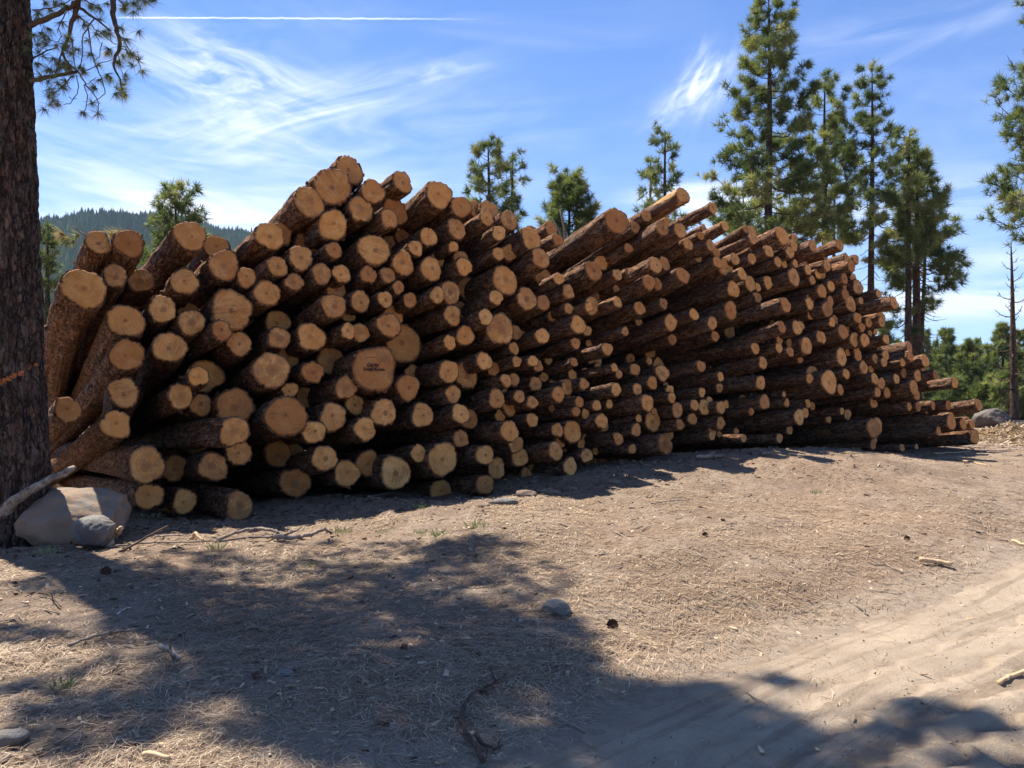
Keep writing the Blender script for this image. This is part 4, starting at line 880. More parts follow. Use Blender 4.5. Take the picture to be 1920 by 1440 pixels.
# paint mark: orange spray dashes on the bark
MAT_SPRAY, t, b = material('orange_spray_paint'); b.inputs['Base Color'].default_value = (0.42, 0.13, 0.04, 1)
g = Geo(); rs = np.random.default_rng(4)
for (px, py, ww, hh) in [(3, 716, 5, 11), (9, 713, 5, 13), (17, 709, 6, 11), (27, 703, 6, 14), (40, 698, 7, 12), (-6, 719, 6, 10), (56, 690, 5, 7), (67, 683, 4, 5)]:
    d = ray(px, py); s0 = 5.0
    for s0 in np.linspace(6.8, 8.4, 600):
        p = Vector((0, 0, EYE)) + d * s0; a = math.atan2(p.y - TY, p.x - TX + 0.012 * (p.z - TZ)); zl = p.z - TZ
        zi = min(int(zl / 7.0 * (nz_ - 61)), nz_ - 62); ai = int((a % (2 * math.pi)) / (2 * math.pi) * nθ) % nθ
        if math.hypot(p.x - TX + 0.012 * zl, p.y - TY) < Rr[zi, ai] + 0.001: break
    # patch draped over the bark grid
    da, dzc = max(1, int(ww / FPX * 7.7 / 0.35 / (2 * math.pi) * nθ)), max(2, int(hh / FPX * 7.7 / 7.0 * (nz_ - 60)))
    idx = {}
    VV, QQ = [], []
    for zi2 in range(zi - dzc // 2, zi + dzc // 2 + 1):
        sh = int((zi2 - zi) * 0.12)
        for a2 in range(ai - da // 2 - 1, ai + da // 2 + 2):
            aa = (a2 + sh) % nθ; q_ = Rr[zi2, aa] + 0.0025
            idx[(zi2, a2)] = len(VV); VV.append((q_ * math.cos(th[aa]) - 0.012 * zz[zi2], q_ * math.sin(th[aa]), zz[zi2]))
    for (z2, a2) in list(idx):
        if (z2 + 1, a2) in idx and (z2, a2 + 1) in idx and rs.random() > 0.22:
            QQ.append((idx[(z2, a2)], idx[(z2, a2 + 1)], idx[(z2 + 1, a2 + 1)], idx[(z2 + 1, a2)]))
    g = Geo(); g.add(VV, QQ); link('paint_dash', g.mesh('paint_dash', [MAT_SPRAY]), parent=near, kind='stuff')

OFF = np.array([TX, TY, TZ])
def q4(X_, Y_, dep): 
    p = pt(X_ / 4.8, Y_ / 4.8, dep); return np.array(p) - OFF
lg, ng, rs = Geo(), Geo(), np.random.default_rng(17)
def stem(pts, r_a, r_b, dep=7.8, n=6):
    m = len(pts); dd = dep + np.cumsum(rs.normal(0, 0.10, m)) if np.isscalar(dep) else np.asarray(dep)
    P_ = np.array([q4(a, b_, dd[i_]) for i_, (a, b_) in enumerate(pts)])
    tt = np.linspace(0, m - 1, (m - 1) * 4 + 1); 
    P2 = np.stack([np.interp(tt, np.arange(m), P_[:, q]) for q in range(3)], -1)
    for _ in range(2): P2[1:-1] = (P2[:-2] + 2 * P2[1:-1] + P2[2:]) / 4
    P2[1:-1] += rs.normal(0, 0.004, P2[1:-1].shape)
    s_ = 7.8 / 4.8 / FPX
    lg.tube(P2, np.linspace(r_a, r_b, len(P2)) * s_ * 0.5, n, cap=False)
STEMS = [([(260, 235), (420, 170), (560, 100), (640, 60), (760, -60), (900, -300)], 54, 26), ([(270, 735), (450, 690), (600, 665), (700, 640)], 42, 24),
 ([(700, 640), (760, 740), (850, 850), (885, 910), (880, 1010)], 14, 7), ([(900, -500), (760, -160), (690, 60), (650, 200), (620, 340), (560, 460)], 70, 18),
 ([(1180, -500), (1030, -100), (1010, 130), (1050, 250), (1090, 400), (1040, 500), (1020, 600), (1080, 720), (1100, 800)], 58, 9),
 ([(640, 20), (720, 70), (850, 160), (1000, 280)], 40, 12), ([(850, 170), (740, 300), (740, 560), (690, 650)], 14, 7), ([(790, 220), (830, 540), (920, 700), (950, 850), (850, 910)], 12, 7),
 ([(650, 380), (680, 620)], 12, 7), ([(560, 470), (600, 560), (690, 640)], 26, 14), ([(560, 470), (500, 660)], 16, 7), ([(640, 690), (540, 800), (470, 850)], 12, 6),
 ([(690, 680), (710, 820), (640, 930), (570, 940)], 9, 6), ([(760, 760), (790, 900), (760, 1000)], 9, 6), ([(1060, 480), (1110, 700)], 9, 6), ([(760, 640), (930, 560), (1010, 540)], 8, 6),
 ([(1090, 330), (1170, 460), (1240, 530), (1270, 630)], 11, 6), ([(1080, 420), (1150, 470)], 10, 6), ([(290, 530), (400, 470), (520, 420)], 18, 9), ([(290, 90), (400, 85), (600, 30), (700, -60)], 12, 8),
 ([(420, 330), (370, 290), (390, 240)], 8, 5), ([(700, 140), (820, 230), (960, 340), (1040, 400)], 12, 6), ([(920, 380), (890, 520), (840, 560)], 8, 5), ([(520, 260), (560, 330), (510, 390), (430, 350)], 9, 6),
 ([(600, 110), (540, 200), (520, 300)], 12, 6), ([(1030, -60), (1120, 60), (1090, 20)], 14, 7), ([(1040, -200), (1200, -120), (1320, 0)], 14, 7), ([(1320, -20), (1390, 10)], 7, 6), ([(760, 0), (860, 60), (900, 40)], 14, 7),
 ([(640, 800), (600, 770), (560, 780)], 7, 5), ([(860, 700), (800, 750), (750, 770)], 7, 5), ([(620, 870), (650, 900), (690, 880)], 6, 5)]
for p_, a, b_ in STEMS: stem(p_, a, b_)
TU = [(350, 480), (420, 400), (330, 410), (450, 620), (380, 680), (470, 830), (430, 870), (560, 780), (540, 940), (745, 1000), (880, 1010), (830, 920), (620, 340), (560, 440), (560, 560), (640, 600), (540, 600), (760, 640), (890, 590), (960, 660), (1000, 690), (1090, 770), (1100, 860), (1040, 830), (1135, 830), (1080, 800), (1270, 630), (1240, 540), (1190, 480), (1150, 490), (1110, 500), (960, 460), (985, 430), (860, 300), (930, 280), (985, 290), (820, 480), (700, 440), (1130, 340), (1100, 260), (740, 220), (870, 790), (350, 160), (335, 100), (600, 30), (480, 40), (800, 60), (1150, 40), (1320, 10), (1395, 20), (1110, 70), (900, 60), (400, 20), (560, 20), (700, 140), (1060, 560), (430, 740), (520, 740), (600, 720), (330, 560), (480, 520), (640, 470), (380, 340), (300, 300), (450, 250), (560, 190), (1250, -10), (1200, 20), (750, -30), (660, 370), (590, 400), (500, 560), (580, 620)]
C = np.array([q4(a + rs.normal(0, 4), b_ + rs.normal(0, 4), 7.75 + rs.normal(0, 0.22)) for a, b_ in TU])
D = unit(np.array([[rs.normal(0, 0.4), rs.normal(0, 0.4), -0.35 + rs.normal(0, 0.35)] for _ in TU]))
tin = rs.uniform(0.25, 0.85, len(TU)); tin[[8, 31]] = 1.0
tuft_geo(ng, C, D, 0.125, 85, 0.0042, rs, tin, 0.85)
C2 = C[rs.integers(0, len(C), 40)] + rs.normal(0, 0.07, (40, 3)); tuft_geo(ng, C2, D[rs.integers(0, len(D), 40)], 0.115, 55, 0.0042, rs, rs.uniform(0.2, 0.8, 40), 0.9)

# the high boughs of the same tree, above the picture: their shade lies on the ground in front
SV = np.array(SUNV)
def boughs(regions, hlo, hhi, seed):
    """boughs set so that their foliage stands between the sun and parts of the clearing"""
    rs = np.random.default_rng(seed); Cs, Ds, Ts = [], [], []
    for (px, py, rx, ry, cnt_, hmin, hmax) in regions:
        grp = []
        for _ in range(cnt_):
            while True:
                a, b_ = rs.uniform(-1, 1, 2)
                if a * a + b_ * b_ <= 1: break
            qx, qy = px + a * rx, py + b_ * ry
            if qy < 790: continue
            gpt = np.array(pt_ground(qx, qy)); h = rs.uniform(hmin, hmax)
            p = gpt + SV / SV[2] * h
            # keep everything of it above the top of the picture
            while p[1] > 0.3 and (p[2] - EYE) / p[1] < 0.50 and abs(p[0] / p[1]) < 0.72: 
                h += 0.4; p = gpt + SV / SV[2] * h
            grp.append(p)
        if not grp: continue
        grp = np.array(grp); Cs.append(grp); Ts.append(np.clip(rs.normal(0.45, 0.2, len(grp)), 0, 1))
    return np.vstack(Cs), np.concatenate(Ts)
def pt_ground(px, py):
    d = ray(px, py); s = EYE / -d.z
    return (d.x * s, d.y * s, 0.0)
SHADE = [  # photo pixel, size, number of needle clumps, height range
 (620, 1120, 190, 60, 150, 7, 11), (860, 1090, 200, 70, 260, 7, 11), (760, 1030, 200, 14, 60, 7, 9), (900, 1025, 90, 10, 40, 7, 9),
 (700, 1210, 330, 90, 400, 7, 12), (1000, 1200, 110, 60, 190, 7, 11), (480, 1270, 230, 130, 330, 7, 12), (900, 1330, 420, 120, 480, 8, 13),
 (1180, 1290, 160, 30, 110, 8, 12), (1330, 1350, 170, 70, 190, 9, 13), (1500, 1430, 220, 40, 140, 9, 13), (1300, 1262, 60, 12, 26, 9, 12),
 (1720, 1300, 90, 8, 20, 9, 12), (1800, 1325, 70, 10, 24, 9, 12), (1680, 1335, 80, 10, 22, 9, 12), (1850, 1400, 90, 12, 26, 9, 12),
 (350, 1120, 110, 40, 70, 7, 10), (420, 1045, 90, 12, 30, 7, 9), (250, 1180, 70, 40, 40, 7, 10), (130, 1110, 130, 14, 34, 7, 9), (60, 1190, 90, 12, 26, 7, 9),
 (170, 1060, 110, 10, 26, 7, 9), (160, 1360, 160, 60, 90, 7, 11), (40, 1290, 60, 20, 14, 7, 10), (1420, 1245, 60, 6, 10, 9, 12), (560, 1010, 60, 6, 10, 7, 8), (300, 1035, 80, 8, 18, 7, 8), (330, 1075, 160, 14, 60, 7, 9), (600, 1060, 90, 14, 26, 7, 9)]
Cb, Tb = boughs(SHADE, 7, 12, 71)
rs = np.random.default_rng(72)
Db = np.tile([0, 0, 0.6], (len(Cb), 1)) + rs.normal(0, 0.3, (len(Cb), 3))
tuft_geo(ng, Cb - OFF, unit(Db), 0.20, 26, 0.013, rs, Tb, 1.0)
# limbs reach from the trunk to every cluster of clumps
lab = rs.choice(len(Cb), 46, replace=False); cen = Cb[lab]
for _ in range(5):
    dm = ((Cb[:, None] - cen[None]) ** 2).sum(-1); a_ = dm.argmin(1)
    cen = np.array([Cb[a_ == q].mean(0) if (a_ == q).any() else cen[q] for q in range(len(cen))])
for q, c in enumerate(cen):
    c = c - OFF; L_ = np.hypot(c[0], c[1]); z0 = max(4.9, c[2] - 0.30 * L_ - 0.5); z0 = min(z0, 17)
    s_ = np.linspace(0, 1, 9)[:, None]; start = np.array([0, 0, z0])
    P_ = start + (c - start) * s_ + np.array([0, 0, 1.0]) * (0.10 * L_ * np.sin(s_ * 3.14)); P_[1:-1] += rs.normal(0, 0.05, (7, 3))
    lg.tube(P_, np.linspace(0.022 + 0.007 * L_, 0.014, 9), 6, cap=False)
    mem = np.nonzero(a_ == q)[0]
    for mi in mem[::2]:
        e = Cb[mi] - OFF; s0 = P_[rs.integers(5, 9)]
        lg.tube([s0, (s0 + e) / 2 + rs.normal(0, .05, 3), e], [0.012, 0.009, 0.005], 3, cap=False)
link('branches', lg.mesh('branches', [MAT_TWIG]), parent=near, kind='stuff')
link('crown', ng.mesh('crown', [MAT_NEEDLE_NEAR], smooth=False), parent=near)

# ------------------------------------------------------------------ rocks
def rock(name, loc, size, label, mat, seed, rot=0, cuts=9, sub=5, group=None, cat='rock'):
    import bmesh
    bm = bmesh.new(); bmesh.ops.create_icosphere(bm, subdivisions=sub, radius=1.0)
    V = np.array([v.co[:] for v in bm.verts]); rs = np.random.default_rng(seed)
    for _ in range(cuts):
        nn = unit(rs.normal(size=3) + np.array([0, 0, 0.2])); d = rs.uniform(0.70, 0.93); ov = np.clip(V @ nn - d, 0, None); V = V - nn * ov[:, None] * 0.93
    V = V * (1 + 0.06 * fbm(V[:, 0] * 2, V[:, 1] * 2, V[:, 2] * 2, 3, seed) + 0.028 * fbm(V[:, 0] * 9, V[:, 1] * 9, V[:, 2] * 9, 3, seed + 3))[:, None]
    V = V * np.array(size)
    for v, c in zip(bm.verts, V): v.co = c
    me = bpy.data.meshes.new(name); bm.to_mesh(me); bm.free(); me.materials.append(mat)
    me.polygons.foreach_set('use_smooth', np.ones(len(me.polygons), bool))
    o = link(name, me, loc=loc); o.rotation_euler = (0, 0, rot); return thing(o, label, cat, group)
def on_ground(px, py, lift=0.0, Y=None):
    g = ghit(px, py); return (g.x, g.y, g.z + lift)
p = pt(146, 1000, 8.05)
rock('boulder', (pt(138, 960, 8.0).x, 8.0, 0.13), (0.70, 0.42, 0.34), 'long low boulder with grey top and tan side at the foot of the left trunk', MAT_ROCK, 19, rot=0.0, cuts=22)
rock('rock', (pt(176, 1000, 7.55).x, 7.55, 0.10), (0.215, 0.18, 0.165), 'small grey rock lying against the front of the long left boulder', MAT_ROCK2, 5)
q = on_ground(1044, 1160); rock('rock', (q[0], q[1] + 0.1, q[2] + 0.03), (0.10, 0.09, 0.075), 'fist sized cracked pale rock alone on the needle litter', MAT_ROCK2, 9, cuts=14)
q = pt(1862, 790, 24); rock('boulder', (q.x, 24, gz(q.x, 24) + 0.22), (0.58, 0.45, 0.36), 'grey brown boulder at the edge of the wood past the right end of the pile', MAT_ROCK3, 23, cuts=16)
q = on_ground(945, 945); rock('rock', (q[0], q[1], q[2] + 0.03), (0.17, 0.10, 0.06), 'low earthy clod in front of the bottom logs, middle of the pile', MAT_ROCK2, 31, sub=4)
q = on_ground(545, 1086); 
for px, py, s_, lb in [(232, 1418, 0.0, ''), (535, 1265, 0.035, 'palm sized tan stone in the shaded litter at lower left'), (1180, 1440, 0, ''), (20, 1395, 0.06, 'flat tan stone at the lower left edge of the clearing'), (1715, 1060, 0, '')]:
    if s_: g_ = on_ground(px, py, s_ * 0.3); rock('rock', g_, (s_ * 1.3, s_, s_ * 0.7), lb, MAT_ROCK2, int(px), sub=3)

# ------------------------------------------------------------------ dead branches, sticks, cones, tufts
def branch(name, pts, ra, rb, label, mat=None, side=0, seed=0, lift=0.02, cat='branch', group=None, heights=None, n=9, fork=None):
    rs = np.random.default_rng(seed); G = Geo(); P_ = []
    for i_, (a, b_) in enumerate(pts):
        g_ = ghit(a, b_); hgt = (heights[i_] if heights else 0)
        if hgt: # lifted points keep their place in the picture
            d = ray(a, b_); s0 = (EYE - hgt - g_.z) / -d.z if d.z < 0 else 1; g_ = Vector((d.x * s0, d.y * s0, g_.z + hgt))
        P_.append((g_.x, g_.y, g_.z + ra * 0.6 + (0 if heights else lift)))
    P_ = np.array(P_); m = len(P_); o0 = P_[0].copy(); P_ = P_ - o0
    tt = np.linspace(0, m - 1, (m - 1) * 5 + 1); P2 = np.stack([np.interp(tt, np.arange(m), P_[:, q]) for q in range(3)], -1)
    for _ in range(2): P2[1:-1] = (P2[:-2] + 2 * P2[1:-1] + P2[2:]) / 4
    P2[1:-1] += rs.normal(0, ra * 0.22, P2[1:-1].shape)
    G.tube(P2, np.linspace(ra, rb, len(P2)) * rs.uniform(0.88, 1.12, len(P2)), n)
    for _ in range(side):
        k0 = rs.integers(2, len(P2) - 1); tdir = unit(P2[k0] - P2[k0 - 1]); dd = unit(tdir + rs.normal(0, 0.8, 3) * np.array([1, 1, 0.5]) + np.array([0, 0, 0.25])) * rs.uniform(4, 11) * ra
        G.tube([P2[k0], P2[k0] + dd * 0.6 + rs.normal(0, ra * .5, 3), P2[k0] + dd], [ra * 0.45, ra * 0.35, ra * 0.12], 5)
    o = link(name, G.mesh(name, [mat or MAT_DEADWOOD]), loc=tuple(o0)); return thing(o, label, cat, group)
# grey weathered branch propped over the boulder
G = Geo(); Pp = [pt(-40, 995, 7.75), pt(0, 965, 7.7), pt(30, 938, 7.65), pt(70, 912, 7.65), pt(105, 893, 7.7), pt(140, 876, 7.75)]
P_ = np.array([tuple(v) for v in Pp]); o0 = P_[0].copy(); P_ = P_ - o0; tt = np.linspace(0, 5, 26)
P2 = np.stack([np.interp(tt, np.arange(6), P_[:, q]) for q in range(3)], -1) + np.random.default_rng(3).normal(0, 0.006, (26, 3))
G.tube(P2, np.interp(tt, [0, 1, 2, 4, 4.6, 5], [0.075, 0.07, 0.05, 0.030, 0.036, 0.022]), 12)
G.tube([P2[21], P2[21] + np.array([0.05, -0.02, 0.035])], [0.016, 0.008], 5)
thing(link('fallen_branch', G.mesh('fallen_branch', [MAT_DEADWOOD]), loc=tuple(o0)), 'weathered grey limb propped over the left boulder against the trunk', 'branch')
branch('fallen_branch', [(905, 1442), (895, 1420), (870, 1375), (862, 1350), (880, 1310), (915, 1290), (950, 1275)], 0.013, 0.004, 'dark crooked branch lying in the shade at the bottom middle', MAT_TWIG, 5, 1)
branch('fallen_branch', [(893, 1385), (905, 1408), (928, 1410), (943, 1410)], 0.011, 0.005, 'short dark side stick crossing the foot of the bottom middle branch', MAT_TWIG, 2, 2)
branch('wood_stick', [(1724, 1058), (1755, 1061), (1785, 1065)], 0.020, 0.020, 'straight split tan stick on the litter above the road at right', MAT_SPLIT, 0, 3)
branch('wood_stick', [(1898, 1022), (1925, 1033)], 0.016, 0.014, 'pale stick cut by the right edge of the picture', MAT_SPLIT, 0, 4)
branch('wood_stick', [(1873, 1290), (1890, 1280), (1925, 1268)], 0.012, 0.014, 'bent pale stick on the sunny road at the right edge', MAT_SPLIT, 0, 5)
branch('wood_stick', [(1814, 1169), (1838, 1168)], 0.010, 0.009, 'short tan stick on the sunny road near the upper rut', MAT_SPLIT, 0, 6)
branch('wood_stick', [(1762, 1410), (1785, 1403)], 0.008, 0.006, 'small split stick at the bottom right of the road', MAT_SPLIT, 0, 7)
branch('fallen_branch', [(128, 1218), (165, 1205), (205, 1192), (250, 1186), (305, 1182)], 0.010, 0.004, 'thin pale twig lying across the sun patch at left', MAT_DEADWOOD, 3, 8)
branch('fallen_branch', [(205, 1022), (210, 1010), (222, 1000), (228, 994)], 0.030, 0.022, 'stout split stub standing out of the twig pile beside the small rock', MAT_SPLIT, 1, 9, heights=[0.0, 0.03, 0.08, 0.13])
branch('fallen_branch', [(225, 1040), (255, 1020), (290, 1000), (328, 982)], 0.014, 0.006, 'dark twig rising to the right out of the left twig pile', MAT_TWIG, 4, 10, heights=[0, 0.03, 0.08, 0.12])
branch('fallen_branch', [(290, 1007), (330, 1004), (352, 1006)], 0.008, 0.005, 'thin pale twig in the shade right of the left twig pile', MAT_DEADWOOD, 1, 11, heights=[0.02, 0.04, 0.03])
branch('fallen_branch', [(205, 1030), (280, 1022), (350, 1022), (420, 1018)], 0.010, 0.006, 'long low twig lying left to right below the lowest left logs', MAT_DEADWOOD, 4, 12)
branch('fallen_branch', [(405, 1010), (440, 1000), (480, 992), (510, 995), (522, 1002)], 0.016, 0.016, 'upper bent dead branch of the tangle below the lowest log at left', MAT_DEADWOOD, 4, 13, heights=[0.0, 0.04, 0.07, 0.06, 0.02])
branch('fallen_branch', [(400, 1018), (450, 1010), (500, 1008), (520, 1008)], 0.012, 0.012, 'lower dead branch of the tangle below the lowest log at left', MAT_DEADWOOD, 3, 14, heights=[0.0, 0.02, 0.03, 0.01])
branch('fallen_branch', [(512, 1008), (550, 1012), (585, 1004), (605, 994), (622, 1004)], 0.026, 0.014, 'thick grey crooked branch with raised bend in the foreground of the pile', MAT_DEADWOOD, 2, 15, heights=[0.02, 0.02, 0.04, 0.09, 0.02])
branch('fallen_branch', [(358, 1012), (366, 1000), (380, 1018)], 0.022, 0.010, 'short splintered stub between the two twig piles', MAT_SPLIT, 1, 16, heights=[0, 0.06, 0.0])
branch('fallen_branch', [(690, 935), (720, 932), (752, 922), (768, 910)], 0.014, 0.008, 'curled pale root stick lying before the silver marked log', MAT_DEADWOOD, 2, 17)
branch('fallen_branch', [(270, 1430), (290, 1436), (318, 1442)], 0.011, 0.008, 'tan stick at the bottom edge left of the middle', MAT_SPLIT, 0, 18)
branch('fallen_branch', [(1305, 863), (1340, 860), (1356, 858)], 0.030, 0.02, 'grey stick in the shade strip below the right logs', MAT_DEADWOOD, 1, 19)
branch('fallen_branch', [(1430, 858), (1450, 853), (1465, 852)], 0.022, 0.012, 'pale stick in the shade strip below the ringed oval log', MAT_DEADWOOD, 1, 20)
branch('fallen_branch', [(1220, 950), (1255, 944), (1300, 940)], 0.008, 0.005, 'thin twig on the sunlit litter right of the shade notch', MAT_DEADWOOD, 2, 21)
branch('fallen_branch', [(1790, 862), (1830, 870), (1850, 876)], 0.016, 0.008, 'pale thin stick on the ground below the lowest right log', MAT_SPLIT, 1, 22)
branch('fallen_branch', [(1750, 853), (1790, 851), (1820, 850)], 0.014, 0.010, 'straight stick lying just before the lowest right log', MAT_SPLIT, 1, 23)
branch('fallen_branch', [(300, 1228), (320, 1238), (338, 1250)], 0.016, 0.010, 'short white weathered stick in the shade at lower left', MAT_DEADWOOD, 1, 24)
branch('fallen_branch', [(455, 1108), (468, 1118), (480, 1120)], 0.010, 0.006, 'small pale forked twig in the middle of the left shade', MAT_DEADWOOD, 1, 25)
branch('fallen_branch', [(72, 1118), (95, 1125), (115, 1140)], 0.008, 0.004, 'thin dark twig on the far left sun patches', MAT_TWIG, 2, 26)

def cone_(px, py, s, label, seed):
    G = Geo(); rs = np.random.default_rng(seed); g_ = ghit(px, py)
    for q in range(52):
        f = q / 52; a = q * 2.4; rr_ = s * 0.42 * math.sin(math.pi * (0.12 + 0.8 * f)) ; z = s * (f - 0.5)
        c = np.array([rr_ * 0.3 * math.cos(a), rr_ * 0.3 * math.sin(a), z]); o_ = np.array([math.cos(a), math.sin(a), 0.35]) * rr_
        sd_ = np.array([-math.sin(a), math.cos(a), 0]) * s * 0.10; up = np.array([0, 0, s * 0.02])
        G.add([c - sd_ * 0.3, c + sd_ * 0.3, c + o_ + sd_, c + o_ - sd_, c + o_ * 1.25 + up * 3], [(0, 1, 2, 3)], [(3, 2, 4)])
    M = Matrix.Rotation(1.2, 3, 'X') @ Matrix.Rotation(seed, 3, 'Z'); G.V = [v @ np.array(M).T for v in G.V]
    thing(link('pine_cone', G.mesh('pine_cone', [MAT_CONE], smooth=False), loc=(g_.x, g_.y, g_.z + s * 0.33)), label, 'pine cone', 'pine cones on the litter')
cone_(1148, 1178, 0.065, 'dark open pine cone in the sun right of the small pale rock', 1)
cone_(200, 1082, 0.07, 'pine cone in the shade below the small grey rock at left', 2)
cone_(1322, 1098 - 90, 0.045, 'brown pine cone on sunlit litter in the middle of the clearing', 3)
cone_(1700, 1012, 0.05, 'tiny pine cone on the litter above the tan stick', 4)

def grass(px, py, h, n, label, seed, rad=0.07, dry=False):
    g_ = ghit(px, py); rs = np.random.default_rng(seed); G = Geo()
    for _ in range(n):
        a, r_ = rs.uniform(0, 6.28), rad * rs.random() ** 0.7; b0 = np.array([r_ * math.cos(a), r_ * math.sin(a), 0]); dv = unit(np.array([math.cos(a) * 0.5, math.sin(a) * 0.5, 1]) + rs.normal(0, 0.25, 3)); hh = h * rs.uniform(0.5, 1.1)
        sd_ = unit(np.cross(dv, rs.normal(size=3))) * 0.003; mid = b0 + dv * hh * 0.6; tip = b0 + dv * hh + np.array([dv[0], dv[1], -0.3]) * hh * 0.25
        G.add([b0 - sd_, b0 + sd_, mid + sd_ * 0.8, mid - sd_ * 0.8, tip], [(0, 1, 2, 3)], [(3, 2, 4)], tint=np.full(5, float(np.clip(rs.normal(0.9 if dry else 0.45, 0.2), 0, 1))))
    thing(link('grass_tuft', G.mesh('grass_tuft', [MAT_GRASS], smooth=False), loc=(g_.x, g_.y, g_.z - 0.005)), label, 'grass', 'grass tufts in the clearing')
grass(789, 952, 0.10, 40, 'green grass tuft right on the crest of the small mound', 1)
grass(820, 1003, 0.09, 60, 'darkest green grass tuft, at the edge of the shade in the middle', 2)
grass(790, 1000, 0.07, 30, 'small grass tuft left of the darkest green one', 3)
grass(895, 988, 0.09, 60, 'bright grass tuft in the sun right of the mound', 4, 0.12)
grass(640, 1005, 0.08, 60, 'pale grass tuft right of the thick crooked branch', 5, 0.10)
grass(715, 1000, 0.06, 30, 'small sparse grass tuft left of the middle shade edge', 6)
grass(405, 1035, 0.08, 40, 'grass tuft below the dead branch tangle', 7)
grass(280, 975, 0.11, 50, 'dry grass tuft in the shade right of the boulder', 8, 0.10, True)
grass(90, 1040, 0.08, 90, 'yellowed grass patch in front of the left boulder', 9, 0.10, True)
grass(580, 1068, 0.05, 30, 'little green sprig in the sun patch at left', 10)
grass(115, 1295, 0.06, 40, 'sparse green sprigs at the lower left', 11, 0.05)
grass(1530, 925, 0.08, 40, 'single green tuft on the sunny litter right of the middle', 12)
grass(1745, 858, 0.10, 80, 'low green grass strip before the far right logs', 13, 0.12)
grass(420, 1020, 0.05, 20, 'tiny green sprig among the dead branches', 14)

# needle sprig left on the logs at the upper left
G = Geo(); rs = np.random.default_rng(8)
P_ = np.array([tuple(pt(a, b_, d_)) for a, b_, d_ in ((172, 450, 9.9), (150, 434, 9.8), (134, 424, 9.7))]); G.tube(P_, [0.012, 0.010, 0.006], 6, tint=0.0)
og, Cc = Geo(), np.array([tuple(pt(a, b_, 9.7)) for a, b_ in ((122, 440), (132, 448), (148, 440), (128, 452), (118, 436), (212, 438), (225, 434), (235, 440), (243, 447), (140, 452))])
sp = empty('pine_sprig', tuple(P_[0]), 'broken sprig of drying pine needles poking up behind the top left logs', 'branch')
G.V = [v - P_[0].astype(np.float32) for v in G.V]; link('twig', G.mesh('twig', [MAT_DEADWOOD]), parent=sp)
tuft_geo(og, Cc - P_[0], np.tile([-0.8, 0, -0.2], (len(Cc), 1)), 0.16, 60, 0.006, rs, np.array([0.95, 0.9, 0.8, 0.5, 1, 1, .95, .9, .8, .6]), 0.6)
link('needles', og.mesh('needles', [MAT_NEEDLE_NEAR], smooth=False), parent=sp)

# ------------------------------------------------------------------ litter: needles, chips, pebbles, twigs
rs = np.random.default_rng(123)
def scatter(n, r0_, r1_, az=39, power=1.0):
    f = rs.random(n); r = r0_ * (r1_ / r0_) ** f if power == 1.0 else r0_ + (r1_ - r0_) * f
    a = np.radians(rs.uniform(-az, az, n)); return np.sin(a) * r, np.cos(a) * r
def keep_litter(X, Y, pr=0.03, pile=True):
    t_, n_ = tn(X, Y); u, v = road_uv(X, Y)
    dens = np.where((v > -0.05) & (v < ROAD_W), pr, 1.0) * np.where((v <= -0.05) & (v > -0.7), 0.3 + 0.7 * (-v) / 0.7, 1.0) * np.where(v < 0, 1 - 0.6 * np.exp(-((X + 0.9) / 0.7) ** 2 - ((Y - 3.4) / 0.45) ** 2), 1)
    dens = dens * np.where((n_ > 0.9) & (t_ > -0.5) & (t_ < 16.5), 0.0, 1.0)
    return rs.random(len(X)) < dens
def road_lift(X, Y):
    u, v = road_uv(X, Y); return 0.034 * sstep(np.minimum(v, ROAD_W - v), 0.0, 0.30)
n = 260000
X, Y = scatter(n, 2.4, 24); kp = keep_litter(X, Y); X, Y = X[kp], Y[kp]; cl_ = vnoise(X * 1.5, Y * 1.5, 0, 61); kp = rs.random(len(X)) < np.clip(0.62 + 0.75 * cl_, 0.08, 1); X, Y = X[kp], Y[kp]; n = len(X)
Z = gh(X, Y) + micro(X, Y) + road_lift(X, Y)
th = 2.5 * math.pi * vnoise(X * 0.9, Y * 0.9, 0, 66) + rs.normal(0, 0.9, n); ln = rs.uniform(0.05, 0.15, n); r = np.hypot(X, Y); wd = 0.0013 * np.clip(r / 3.2, 1, 2.6) * rs.uniform(0.6, 1.3, n)
d = np.stack([np.cos(th), np.sin(th), rs.normal(0.04, 0.10, n)], -1); c = np.stack([X, Y, Z + rs.uniform(0.002, 0.014, n)], -1)
s_ = np.stack([-np.sin(th), np.cos(th), 0 * th], -1) * wd[:, None]; bend = s_ / wd[:, None] * (rs.normal(0, 0.012, n))[:, None]
a0, a1, a2 = c - d * ln[:, None] / 2, c + bend + np.array([0, 0, 0.004]), c + d * ln[:, None] / 2
V = np.stack([a0, a1 - s_, a2, a1 + s_], 1).reshape(-1, 3); Q = np.arange(4 * n).reshape(-1, 4)
tint = np.clip(rs.normal(0.42, 0.26, n) + 0.2 * vnoise(X * 0.6, Y * 0.6, 0, 71), 0, 1)
V[:, 2] = np.maximum(V[:, 2], np.repeat(Z, 4) + 0.001)
thing(link('pine_needle_litter', mesh_np('pine_needle_litter', V, Q, None, [MAT_STRAW], smooth=False, attrs={'tint': np.repeat(tint, 4)}), kind='stuff'), 'fallen dry pine needles strewn over the clearing', 'pine needles')

